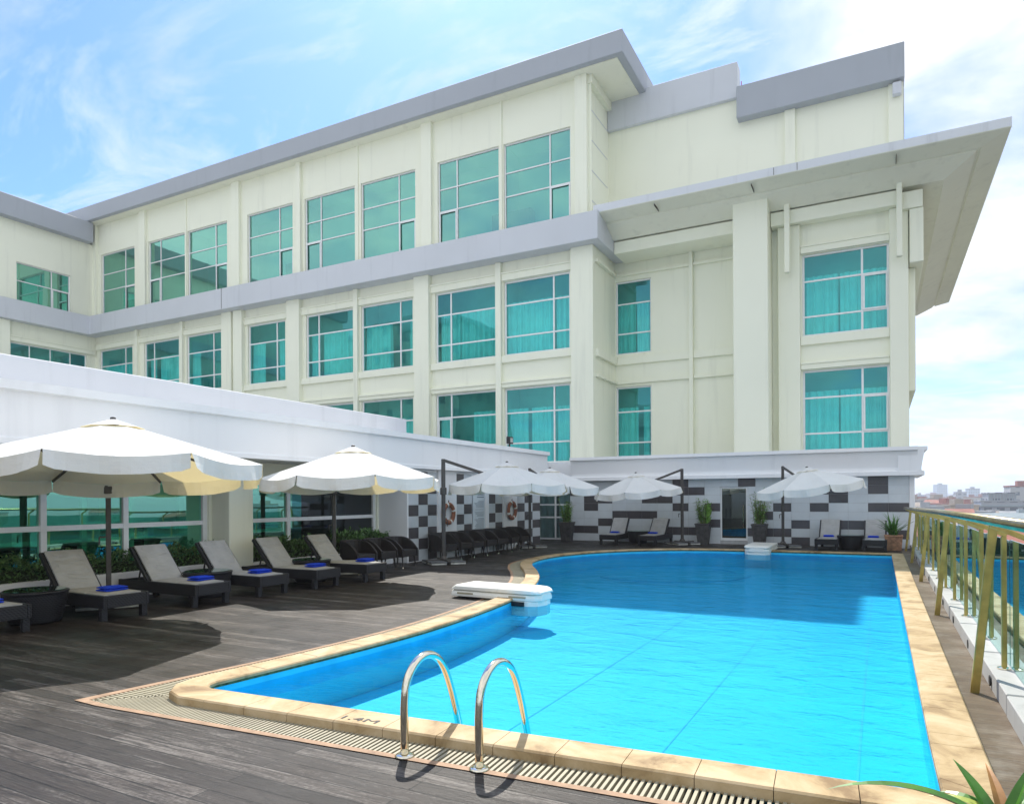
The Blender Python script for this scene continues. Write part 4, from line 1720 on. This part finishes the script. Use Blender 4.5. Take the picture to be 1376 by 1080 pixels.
# ------------------------------------------------------------------ plants
def leaf_quad(mb, p, d, up, ln, w, fold=.25):
    d = d.normalized()
    s_ = d.cross(up)
    if s_.length < 1e-3:
        s_ = d.cross(Vector((1, 0, 0)))
    s_.normalize()
    nn = s_.cross(d)
    m_ = p + d * ln * .5
    t = p + d * ln
    mb.poly([p, m_ - s_ * w / 2 + nn * w * fold, t, m_ + s_ * w / 2 + nn * w * fold])


def rv(rg):
    while True:
        v = Vector((rg.uniform(-1, 1), rg.uniform(-1, 1), rg.uniform(-1, 1)))
        if .1 < v.length < 1:
            return v.normalized()


def hedge(name, x0, x1, y0, y1, zb, zt, count, label, box, seed, ln=.06):
    t_ = thing(name, ((x0 + x1) / 2, (y0 + y1) / 2, 0), label, 'hedge planter', 'planters below the pool house windows')
    b = MB()
    b.box(box[0], box[1], y0 - .05, y1 + .05, 0, box[2])
    b.build('planter_box', 'white', t_, True, .01, 1)
    rg = random.Random(seed)
    f = MB()
    for i in range(count):
        # near surface more than inside
        u, v, w = rg.random(), rg.random(), rg.random() ** .6
        x = x0 + (x1 - x0) * u
        y = y0 + (y1 - y0) * v
        bump = .06 * math.sin(y * 7 + seed) + .04 * math.sin(y * 17 + x * 9)
        z = zb + (zt - zb + bump) * w
        d = rv(rg)
        d.z = abs(d.z) * .8 + .1
        if rg.random() < .06:
            z += .05
        leaf_quad(f, Vector((x, y, z)), d, Vector((0, 0, 1)), ln * rg.uniform(.7, 1.4), ln * .55)
    f.build('foliage', 'leaf', t_, True)
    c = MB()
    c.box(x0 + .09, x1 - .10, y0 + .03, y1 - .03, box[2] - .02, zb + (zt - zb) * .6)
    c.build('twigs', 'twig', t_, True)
    return t_


hedge('hedge_planter', -11.32, -10.98, -1.5, 9.05, .36, .73, 13000, 'long clipped hedge in white planter box left of the pillar', (-11.34, -10.94, .42), 1)
hedge('hedge_planter', -11.30, -10.98, 9.85, 11.8, .30, .70, 2600, 'looser green hedge in white planter just right of the pillar', (-11.34, -10.96, .36), 2, .09)
hedge('hedge_planter', -11.2, -10.75, 12.2, 13.9, .36, .76, 1900, 'leafy planter behind the three tub armchairs', (-11.2, -10.7, .36), 3, .11)


def pot_taper(mb, w0, w1, h, n=4, rot=math.pi / 4):
    k = 1 / math.cos(math.pi / n)
    mb.loft([[(w * k / 2 * math.cos(rot + 2 * math.pi * j / n), w * k / 2 * math.sin(rot + 2 * math.pi * j / n), z) for j in range(n)] for w, z in ((w0, 0), (w1, h - .05), (w1 + .03, h - .048), (w1 + .03, h), (w1 - .05, h), (w1 - .06, h - .06))])


def bamboo(loc, label, seed, big=False, hh=1.75):
    t_ = thing('potted_bamboo', loc, label, 'potted plant', 'tall dark pots with plants at tiled wall')
    p = MB()
    pot_taper(p, .32, .46, .72)
    p.build('pot', 'pot_dark', t_, bevel=.01, seg=1)
    s_ = MB()
    s_.box(-.2, .2, -.2, .2, .64, .67)
    s_.build('soil', 'soil', t_)
    rg = random.Random(seed)
    st, lf = MB(), MB()
    for i in range(24):
        a = rg.uniform(0, 6.28)
        r = rg.uniform(0, .15)
        b = Vector((r * math.cos(a), r * math.sin(a), .66))
        h = rg.uniform(.45, hh - .66)
        lean = Vector((math.cos(a), math.sin(a), 0)) * rg.uniform(.02, .2)
        pts = [b, b + Vector((0, 0, h * .5)) + lean * .35, b + Vector((0, 0, h)) + lean]
        st.tube(pts, [.009, .007, .003], 5)
        for q in range(26):
            u = rg.uniform(.15, 1)
            pp = pts[0].lerp(pts[1], u * 2) if u < .5 else pts[1].lerp(pts[2], u * 2 - 1)
            d = rv(rg)
            d.z = d.z * .6 - .1
            leaf_quad(lf, pp, d, Vector((0, 0, 1)), rg.uniform(.11, .20), .032)
    if big:
        for q in range(7):
            a = rg.uniform(-1.2, 1.2)
            pp = Vector((.1, -.08, .7 + q * .08))
            leaf_quad(lf, pp, Vector((.5 + .3 * math.cos(a), -.3 * math.sin(a), .9)), Vector((0, -1, 0)), .34, .13)
    so_ = st.build('stems', 'stem', t_)
    lf.build('foliage', 'leaf2', t_)
    return t_


bamboo((-5.33, 24.1, 0), 'bamboo with one broad leaf in tall dark pot left of the glass door', 11, True, 1.55)
bamboo((-3.5, 24.1, 0), 'full bamboo in tall dark pot right of the glass door', 12, False, 1.9)
b3 = bamboo((-10.3, 23.9, 0), 'shrub in dark pot in front of corner glazing behind umbrellas', 13, False, 1.55)

tpz = thing('terracotta_planter', (.36, 23.55, 0), 'square terracotta pot of sword leaves in the corner by the railing', 'potted plant')
p = MB()
pot_taper(p, .40, .46, .46)
p.build('pot', 'terrapot', tpz, bevel=.012, seg=1)
p = MB()
p.box(-.18, .18, -.18, .18, .38, .42)
p.build('soil', 'soil', tpz)


def blade(mb, base, az, ln, w, lift, droop, seg=7, fold=.18):
    pts = []
    d = Vector((math.cos(az), math.sin(az), 0))
    sd = Vector((-math.sin(az), math.cos(az), 0))
    el = lift
    p = Vector(base)
    for i in range(seg + 1):
        u = i / seg
        ww = w * (math.sin(math.pi * (.12 + .88 * (1 - u) ** .8 * .9)) if u < .999 else 0) * (1 if u > .08 else .8)
        ww = w * min(1, .55 + u * 2) * (1 - u ** 2.2)
        up = Vector((-math.sin(el) * d.x, -math.sin(el) * d.y, math.cos(el)))
        pts.append((p - sd * ww / 2 + up * ww * fold, p.copy(), p + sd * ww / 2 + up * ww * fold))
        p = p + (d * math.cos(el) + Vector((0, 0, math.sin(el)))) * ln / seg
        el -= droop / seg
    for a, b in zip(pts, pts[1:]):
        mb.poly([a[0], a[1], b[1], b[0]])
        mb.poly([a[1], a[2], b[2], b[1]])


rg = random.Random(5)
lf = MB()
lf.smooth = True
for i in range(58):
    blade(lf, (rg.uniform(-.1, .1), rg.uniform(-.1, .1), .42), rg.uniform(0, 6.28), rg.uniform(.45, .85), .05, rg.uniform(.75, 1.5), rg.uniform(.3, 1.2))
lf.build('foliage', 'leaf3', tpz)

# strap leaved plant in the near right corner
fp = thing('strap_leaf_plant', (.43, 3.24, .0), 'green strap leaved plant cut by the bottom right picture edge', 'plant')
p = MB()
p.lathe([(.13, 0), (.17, .31), (.185, .31), (.185, .345), (.15, .345), (.15, .30)], n=20)
p.build('pot', 'terrapot', fp)
for (az, ln, w, lift, droop, base, mat) in [
        (R(28), .30, .07, 1.25, .15, (.0, .05, .30), 'leaf3'), (R(60), .24, .06, 1.0, .9, (.01, .03, .3), 'leaf3'), (R(-15), .26, .065, 1.05, .8, (.03, -.01, .3), 'leaf3'), (R(112), .24, .06, .7, 1.5, (-.01, .04, .3), 'leaf3'), (R(190), .66, .075, .62, 1.05, (-.02, .0, .31), 'leaf3'), (R(128), .30, .07, .95, .45, (-.03, .03, .30), 'leaf3'),
        (R(150), .27, .07, .8, 1.3, (-.02, .04, .31), 'leaf3'), (R(75), .30, .075, .8, 1.5, (.02, .04, .3), 'leaf3'), (R(5), .34, .08, .85, 1.5, (.04, 0, .3), 'leaf3'), (R(100), .32, .055, .95, .7, (0, .02, .30), 'leafbrown'),
        (R(165), .30, .065, .75, 1.2, (0, .02, .31), 'leafy'), (R(50), .3, .065, .85, 1.2, (0, 0, .3), 'leafy'), (R(-60), .4, .08, .9, 1.3, (0, -.03, .3), 'leaf3'), (R(230), .45, .08, .8, 1.2, (0, -.03, .3), 'leaf3')]:
    lf = MB()
    lf.smooth = True
    blade(lf, base, az, ln, w, lift, droop, 12, .22)
    lf.build('leaf', mat, fp)


# ------------------------------------------------------------------ pool ladder
ld = thing('pool_ladder', (-2.37, 3.52, 0), 'polished steel ladder handrails arching over the near pool edge', 'pool ladder')
for x, y0 in ((-2.62, 3.52), (-2.10, 3.55)):
    pts = [(x, y0, 0), (x, y0, .30)]
    # arch over to the pool
    ctrl = [(x, y0, .30), (x, y0 + .02, .44), (x, y0 + .09, .535), (x, y0 + .20, .583), (x, y0 + .32, .565), (x, y0 + .43, .48), (x, y0 + .52, .32), (x, y0 + .62, .06), (x, y0 + .70, -.22), (x, y0 + .70, -.42)]
    sm = smooth_poly(ctrl, 6)
    m = MB()
    m.smooth = True
    m.tube([(x, y0, .0), (x, y0, .1), (x, y0, .2)] + [tuple(q) for q in sm], .026, 16)
    hr = m.build('handrail', 'chrome', ld, True)
    m = MB()
    m.smooth = True
    m.lathe([(.06, .003), (.062, .010), (.05, .018), (.03, .022)], (x, y0), 24)
    m.build('flange', 'chrome', hr, True)
for z in (-.16, -.34):
    m = MB()
    m.box(-2.60, -2.12, 4.18, 4.27, z - .012, z + .012)
    m.build('step', 'plastic', ld, True, .004, 1)


# ------------------------------------------------------------------ pool filter units
def filter_unit(loc, rz, label, ln=1.60, w=.60):
    """deck end at x=0, pool end at x=ln"""
    t_ = thing('pool_filter', loc, label, 'pool filter', 'white pool filter units')
    t_.rotation_euler = (0, 0, rz)
    xs = [0, .06, .16, ln - .22, ln - .08, ln]
    def prof(x, z0, z1, ins=0.):
        hw = w / 2 - ins
        if x > ln - .23:
            hw *= {ln - .22: 1.0, ln - .08: .86, ln: .55}.get(x, 1.)
        r = .06
        return [(x, -hw, z0), (x, -hw, z1 - r), (x, -hw + r * .3, z1 - r * .3), (x, -hw + r, z1), (x, hw - r, z1), (x, hw - r * .3, z1 - r * .3), (x, hw, z1 - r), (x, hw, z0)]
    b = MB()
    b.loft([prof(x, .03, .135, .0) for x in xs])
    b.build('body', 'plastic', t_, bevel=.01)
    # lid with rounded ends in two halves
    for xa, xb in ((0.01, ln * .55 - .003), (ln * .55 + .003, ln)):
        l = MB()
        l.smooth = False
        if xa < .1:
            spec = [(xa, 1, .165), (xa + .07, 1, .212), (xb, 1, .212)]
        else:
            spec = [(xa, 1, .212), (xb - .24, 1, .212), (xb - .12, .95, .205), (xb - .05, .84, .188), (xb, .66, .165)]
        rings = []
        for x, kf, z1 in spec:
            hw = (w / 2 + .008) * kf
            rings.append([(x, -hw, .138), (x, -hw, z1 - .022), (x, -hw + .03, z1), (x, hw - .03, z1), (x, hw, z1 - .022), (x, hw, .138)])
        l.loft(rings)
        l.build('lid', 'plastic', t_, bevel=.008)
    h = MB()
    h.loft([[(x, y * k, z) for x, y in ((ln * .60, -w / 2 + .01), (ln - .18, -w / 2 + .01), (ln - .05, -w / 2 * .7), (ln - .005, 0), (ln - .05, w / 2 * .7), (ln - .18, w / 2 - .01), (ln * .60, w / 2 - .01))] for z, k in ((-.20, .96), (.028, 1.0))])
    h.build('intake', 'plastic', t_, bevel=.012)
    s_ = MB()
    s_.box(ln * .63, ln - .24, -w / 2 - .004, -w / 2 + .02, -.055, .015)
    s_.build('intake_slot', 'black', t_)
    for x0 in (.12, ln * .68):
        k = MB()
        k.box(x0, x0 + .3, -w / 2 - .004, -w / 2 + .01, .07, .095)
        k.build('grip', 'grate', t_)
    return t_


filter_unit((-6.15, 9.86, 0), R(-3), 'white pool filter unit across the sunny left coping')
filter_unit((-3.12, 22.62, 0), R(-90), 'blue tinted white pool filter unit on the far coping in shade', 1.75, .72)


# ------------------------------------------------------------------ railing on the right
rl = thing('glass_railing', (.85, 12, 0), 'bronze tube railing with leaning posts and glass panels along the right side of pool', 'railing')
kb = MB()
for i in range(13):
    y0 = 2.9 + 1.62 * i
    kb.box(.80 + .004 * (i % 3), 1.02, y0 + .02, y0 + 1.60, 0, .16)
kb.box(.83, 1.0, 2.5, 24.5, 0, .13)
kb.build('kerb', 'kerb', rl, True, .008, 1)
for i in range(13):
    kb = MB()
    y0 = 2.9 + 1.62 * i + .8
    kb.loft([[(xx, y0 + .045 * math.cos(R(a)), .075 + .045 * math.sin(R(a))) for a in range(0, 360, 30)] for xx in (.794, .802)])
    kb.build('drain_hole', 'black', rl, True)
tb = MB()
tb.smooth = True
tb.tube([(.655, 1.6, 1.465), (.655, 10, 1.405), (.655, 24.3, 1.245)], .034, 14)
tb.build('top_rail', 'railtube', rl, True)
YP = [2.8 + 1.42 * k for k in range(16)]
YP = [7.04 + 1.45 * (k - 3) for k in range(15)]


def railz(y):
    return 1.465 + (1.405 - 1.465) * (y - 1.6) / 8.4 if y < 10 else 1.405 + (1.245 - 1.405) * (y - 10) / 14.3


for k, y in enumerate(YP):
    zt = railz(y) - .16
    m = MB()
    m.box(.892, .930, y - .021, y + .021, .165, zt)
    m.build('post', 'brass', rl, True, .005, 1)
    m = MB()
    m.lathe([(.05, .162), (.05, .172), (.03, .18)], (.91, y), 14)
    m.build('post_foot', 'chrome', rl.children[-1], True)
    m = MB()
    m.bar((.93, y, zt + .005), (.655, y, railz(y) - .03), .05, .035)
    m.build('rail_arm', 'brass', rl, True, .004, 1)
for k in range(6):
    y = 2.55 + 4.18 * k + (.03 if k else 0)
    m = MB()
    m.bar((.675, y, 0), (.80, y - .06, railz(y) - .06), .042, .062, up=(1, 0, 0))
    m.build('leaning_post', 'brass', rl, True, .005, 1)
for a, b in zip(YP, YP[1:]):
    m = MB()
    zt = railz(a) - .2
    m.box(.952, .960, a + .02, b - .02, .19, zt)
    m.build('glass_panel', 'glass_rail', rl, True)


# ------------------------------------------------------------------ city beyond the railing
def city_mat(name, wall, win, sc=(3.2, 3.2), ratio=.45):
    m, t, o = newmat(name)
    c = objc(t)
    sp = t.new('ShaderNodeSeparateXYZ')
    t.l.new(c, sp.inputs[0])
    u = t.math('FRACT', t.math('DIVIDE', t.math('ADD', sp.outputs[0], sp.outputs[1]), sc[0]))
    v = t.math('FRACT', t.math('DIVIDE', sp.outputs[2], sc[1]))
    a = t.math('MULTIPLY', t.math('GREATER_THAN', u, .3), t.math('LESS_THAN', u, .3 + ratio))
    b = t.math('MULTIPLY', t.math('GREATER_THAN', v, .35), t.math('LESS_THAN', v, .8))
    nz = t.new('ShaderNodeSeparateXYZ')
    t.l.new(t.new('ShaderNodeNewGeometry').outputs['Normal'], nz.inputs[0])
    side = t.math('LESS_THAN', nz.outputs[2], .5)
    f = t.math('MULTIPLY', t.math('MULTIPLY', a, b), side)
    n_ = t.noise(c, .15, 4)
    col = t.ramp(n_, [(.3, tuple(x * .85 for x in wall)), (.7, wall)])
    col = t.mix(f, col, win)
    principled(t, o, col, .7, 0, .3)
    return m


CM = [city_mat('city_white', (.44, .44, .43), (.12, .14, .16)), city_mat('city_cream', (.42, .37, .29), (.13, .13, .13), (2.6, 3.0), .4), city_mat('city_grey', (.36, .37, .39), (.10, .11, .13), (4, 3.3), .6),
      city_mat('city_tan', (.44, .34, .24), (.10, .09, .08), (3, 3.1), .4), city_mat('city_blue', (.40, .47, .55), (.16, .22, .28), (2.4, 3.2), .55), city_mat('city_brown', (.24, .18, .14), (.07, .07, .07), (3.6, 3.1), .5)]
ROOF = [plain('roof_red', (.26, .085, .05), .8, 0, .15, .4), plain('roof_grey', (.26, .27, .28), .8, 0, .1, .3), plain('roof_green', (.04, .26, .14), .7, 0, .1, .3), plain('roof_pale_metal', (.24, .29, .30), .45, 0, .08, .3), plain('roof_tan', (.28, .23, .18), .85, 0, .12, .3)]
GZ = -18.5


def city_ground():
    m, t, o = newmat('city_ground')
    c = pos(t)
    n1 = t.noise(c, .02, 5)
    n2 = t.noise(c, .12, 4)
    col = t.ramp(n1, [(.35, (.09, .095, .09)), (.5, (.14, .135, .12)), (.65, (.07, .10, .05))])
    col = t.mix(t.math('MULTIPLY', n2, .5), col, (.16, .155, .145))
    principled(t, o, col, .9)
    return m


mb = MB()
GR = 4400
mb.poly([(GR * math.cos(2 * math.pi * k / 48), GR * math.sin(2 * math.pi * k / 48), GZ) for k in range(48)])
gm = mb.build('city_ground', city_ground())
gm['kind'] = 'structure'


def at_px(px, dist):
    """direction for a compass bearing in the wedge beyond the railing"""
    a = (px - 688.) / F_PX
    return Vector(((a * math.cos(YAW) - math.sin(YAW)) * dist, (a * math.sin(YAW) + math.cos(YAW)) * dist, 0))


def city_building(p, w, d, ztop, mat, roof, label, rz=0., group=None, kind='flat', name='city_building'):
    t_ = thing(name, (p.x, p.y, GZ), label, 'building', group, rz)
    h = ztop - GZ
    b = MB()
    b.box(-w / 2, w / 2, -d / 2, d / 2, 0, h)
    b.build('wall', mat, t_)
    r = MB()
    if kind == 'flat':
        r.box(-w / 2 - .25, w / 2 + .25, -d / 2 - .25, d / 2 + .25, h + .002, h + .6)
        r.box(-w * .2, w * .12, -d * .2, d * .2, h + .6, h + 2.6)
    elif kind == 'gable':
        e = min(w, d) * .22
        o_ = .6
        pts = [(-w / 2 - o_, -d / 2 - o_, h), (w / 2 + o_, -d / 2 - o_, h), (w / 2 + o_, d / 2 + o_, h), (-w / 2 - o_, d / 2 + o_, h)]
        r1, r2 = (-w / 2 - o_, 0, h + e), (w / 2 + o_, 0, h + e)
        r.poly([pts[0], pts[1], r2, r1])
        r.poly([pts[2], pts[3], r1, r2])
        r.poly([pts[1], pts[2], r2])
        r.poly([pts[3], pts[0], r1])
    r.build('roof', roof, t_)
    return t_


nbg = city_building(Vector((-64, -32, 0)), 26, 14, 26, CM[1], ROOF[1], 'cream neighbouring building standing opposite and mirrored in the hotel windows', 0)
nbg2 = city_building(Vector((-30, -48, 0)), 22, 14, 13, CM[0], ROOF[1], 'lower white neighbouring building opposite, mirrored in the lower hotel windows', 0)
# named buildings: bearing, distance, width, depth, top height
city_building(at_px(1263.5, 1000), 13.5, 13.5, 17.5, CM[4], ROOF[1], 'pale hazy tower rising alone over the far skyline', .3)
city_building(at_px(1307, 800), 11, 11, 9.5, CM[4], ROOF[1], 'pale blue stepped tower right of the lone hazy tower', .2)
city_building(at_px(1290, 600), 8, 9, 4.6, CM[2], ROOF[1], 'grey block with rounded top between the two far towers', .1)
city_building(at_px(1277.5, 330), 4.6, 6, -.9, CM[3], ROOF[4], 'small brown block left of centre in the skyline', .1)
city_building(at_px(1264, 300), 6.5, 8, -4.0, CM[1], ROOF[2], 'low building with a bright green roof beside brown block', .15, kind='gable')
city_building(at_px(1307, 300), 2.6, 6, -2.6, CM[1], ROOF[4], 'narrow pale yellow house beside a dark tree', .1)
tb_ = city_building(at_px(1342, 260), 13.5, 10, -.6, CM[2], ROOF[1], 'dark terraced block with white floor bands and pillared top storey', .12)
ex = MB()
for z in (15.2, 17.2):
    ex.box(-7.6, 7.6, -5.9, 5.9, z - 1.0, z - .5)
ex.build('floor_band', ROOF[3], tb_)
ex = MB()
ex.box(-4.2, 4.4, -4, 4, 17.9, 20.9)
ex.box(-4.6, 4.8, -4.4, 4.4, 20.9, 21.3)
ex.build('penthouse', CM[2], tb_)
ex = MB()
for k in range(10):
    ex.box(-4.3 + k * .93, -4.05 + k * .93, -4.3, -4.02, 17.9, 20.9)
ex.build('pillars', ROOF[3], tb_)
city_building(at_px(1374, 300), 11, 10, 5.4, CM[0], ROOF[0], 'tall grey building with rows of windows at right picture edge', .1)
city_building(at_px(1346, 150), 15, 7, -3.6, CM[0], ROOF[3], 'long pale metal roofed hall just beyond the railing', .10, kind='gable')
city_building(at_px(1378, 70), 7, 9, -3.2, CM[1], ROOF[0], 'red roofed house close below the railing at right edge', .12, kind='gable')
city_building(at_px(1302, 180), 7, 8, -5.8, CM[0], ROOF[4], 'low cream house with tan roof between green roof and pale hall', .2, kind='gable')
city_building(at_px(1236, 700), 6, 8, 2.4, CM[4], ROOF[1], 'slim pale block right beside the podium corner', .2)
rg = random.Random(21)
k = 0
for row, (dist, cnt, lo, hi) in enumerate(((95, 7, -11, -7), (140, 9, -9, -5), (200, 14, -8, -3.2), (290, 20, -7, -1.5), (420, 26, -6, .4), (620, 28, -5, 2.4), (900, 24, -4, 4), (1400, 26, -2, 8), (2200, 26, 2, 14))):
    for i in range(cnt):
        px = 1215 + (1480 - 1215) * (i + rg.uniform(.1, .9)) / cnt
        dd = dist * rg.uniform(.85, 1.18)
        ww = rg.uniform(6, 11) * (1 + dist / 900)
        far = dist >= 420
        city_building(at_px(px, dd), ww, rg.uniform(7, 14), rg.uniform(lo, hi), CM[rg.choice((0, 0, 0, 1, 1, 2, 3, 4, 5))], ROOF[rg.choice((0, 1, 1, 3, 4, 1))],
                      'small pale far off building in the hazy skyline' if far else 'low city house seen beyond the glass railing', rg.uniform(-.3, .4),
                      'far skyline buildings' if far else 'nearer city houses below the railing', 'flat' if far or rg.random() < .45 else 'gable')
# a wider ring of rooftops that the railing and windows mirror
for i in range(55):
    a = rg.uniform(-80, 45)
    dd = rg.uniform(60, 700)
    p = Vector((math.cos(R(a)) * dd, math.sin(R(a)) * dd, 0))
    city_building(p, rg.uniform(8, 18), rg.uniform(8, 18), rg.uniform(-12, -3) + dd * .006, CM[rg.randrange(6)], ROOF[rg.choice((0, 1, 3, 4))], 'city building off to the right beyond the railing', rg.uniform(-.5, .5), 'city buildings beyond the railing to the right', rg.choice(('flat', 'gable')))


def city_tree(p, r, h, label):
    t_ = thing('city_tree', (p.x, p.y, GZ), label, 'tree', 'trees among the city houses')
    tr = MB()
    tr.tube([(0, 0, 0), (.2, 0, h - r)], [.5, .25], 7)
    tr.build('trunk', 'stem', t_)
    c = MB()
    q = random.Random(int(p.x * 10))
    for i in range(700):
        v = rv(q) * r * q.uniform(.5, 1.05)
        leaf_quad(c, Vector((v.x, v.y, h - r * .4 + v.z * .8)), rv(q), Vector((0, 0, 1)), r * .22, r * .16)
    c.build('crown', 'leaf', t_)


city_tree(at_px(1314.5, 300), 2.0, 17.0, 'dark green tree right of the narrow pale yellow house')
city_tree(at_px(1282, 240), 2.4, 13.0, 'green tree low among houses under the brown block')
city_tree(at_px(1352, 200), 2.4, 12.0, 'green tree in front of the terraced block')

# ------------------------------------------------------------------ air
m, t, o = newmat('thin_haze')
pv = t.new('ShaderNodeVolumePrincipled')
t.put(pv.inputs['Color'], (.86, .92, 1.0))
pv.inputs['Density'].default_value = .0006
pv.inputs['Anisotropy'].default_value = .3
t.l.new(pv.outputs[0], o.inputs['Volume'])
mb = MB()
mb.box(-4600, 4600, -4600, 4600, GZ - 1, 30)
hz_ = mb.build('haze', m)
hz_['kind'] = 'stuff'

# ------------------------------------------------------------------ world: sky and clouds
w = bpy.data.worlds.new("World")
S.world = w
w.use_nodes = True
w.node_tree.nodes.clear()
t = NT(w.node_tree)
out = t.new('ShaderNodeOutputWorld')
bg = t.new('ShaderNodeBackground')
sky = t.new('ShaderNodeTexSky', sky_type='NISHITA')
sky.sun_disc = False
sky.sun_elevation = math.asin(SUN_TO.z)
sky.sun_rotation = math.atan2(SUN_TO.x, SUN_TO.y)
sky.air_density = 1.0
sky.dust_density = .6
sky.ozone_density = 2.0
tc_ = t.new('ShaderNodeTexCoord').outputs['Generated']
sp = t.new('ShaderNodeSeparateXYZ')
t.l.new(tc_, sp.inputs[0])
X, Y, Z = sp.outputs
zz = t.math('MAXIMUM', Z, 0.0)
den = t.math('ADD', zz, .16)
cmb = t.new('ShaderNodeCombineXYZ')
t.l.new(t.math('DIVIDE', X, den), cmb.inputs[0])
t.l.new(t.math('DIVIDE', Y, den), cmb.inputs[1])
pl = cmb.outputs[0]
# wispy high cloud, streaked
cir = t.noise(t.mapping(pl, (.75, 1.5, 1), (4.6, 2.7, 0), (0, 0, R(28))), 2.3, 11, .66, .9)
cirm = t.math('MULTIPLY', t.math('SUBTRACT', cir, .47), 5.6, clamp=True)
big = t.noise(t.mapping(pl, (1, 1, 1), (.4, 2.3, 0)), .75, 2, .5)
cirm = t.math('MULTIPLY', cirm, t.math('MULTIPLY_ADD', big, 2.6, -.55, clamp=True), clamp=True)
# heaped cloud, thick towards the right; unseen cover added behind to light the facade
cum = t.noise(t.mapping(pl, (1, 1, 1), (7.3, .6, 0)), 1.15, 9, .58, .25)
az = t.math('DIVIDE', X, t.math('ADD', t.math('ABSOLUTE', Y), .001))
right = t.math('MULTIPLY_ADD', az, .85, .62, clamp=True)
back = t.math('LESS_THAN', Y, 0.0)
cover = t.math('MAXIMUM', right, t.math('MULTIPLY', back, 1.1))
cumm = t.math('MULTIPLY', t.math('SUBTRACT', t.math('ADD', cum, t.math('MULTIPLY', cover, .34)), .60), 4.5, clamp=True)
cumm = t.math('MULTIPLY', cumm, t.math('MULTIPLY', cover, 1.6, clamp=True))
mask = t.math('MAXIMUM', t.math('MULTIPLY', cirm, .8), cumm)
shade = t.noise(t.mapping(pl, (1, 1, 1), (2.3, 5.6, 0)), 1.6, 8, .62, .4)
ccol = t.ramp(shade, [(.38, (3.1, 3.6, 4.4)), (.62, (5.1, 5.2, 5.3))])
lift = t.mix(1., sky.outputs[0], (.44, .62, 1.0), 'MULTIPLY')
hz = t.math('MULTIPLY', t.math('POWER', t.math('SUBTRACT', 1.0, t.math('MINIMUM', zz, 1.0)), 14.), .7)
skyc = t.mix(hz, lift, (7.4, 8.0, 8.6))
fin = t.mix(mask, skyc, ccol)
t.l.new(fin, bg.inputs['Color'])
bg.inputs['Strength'].default_value = .13
t.l.new(bg.outputs[0], out.inputs['Surface'])
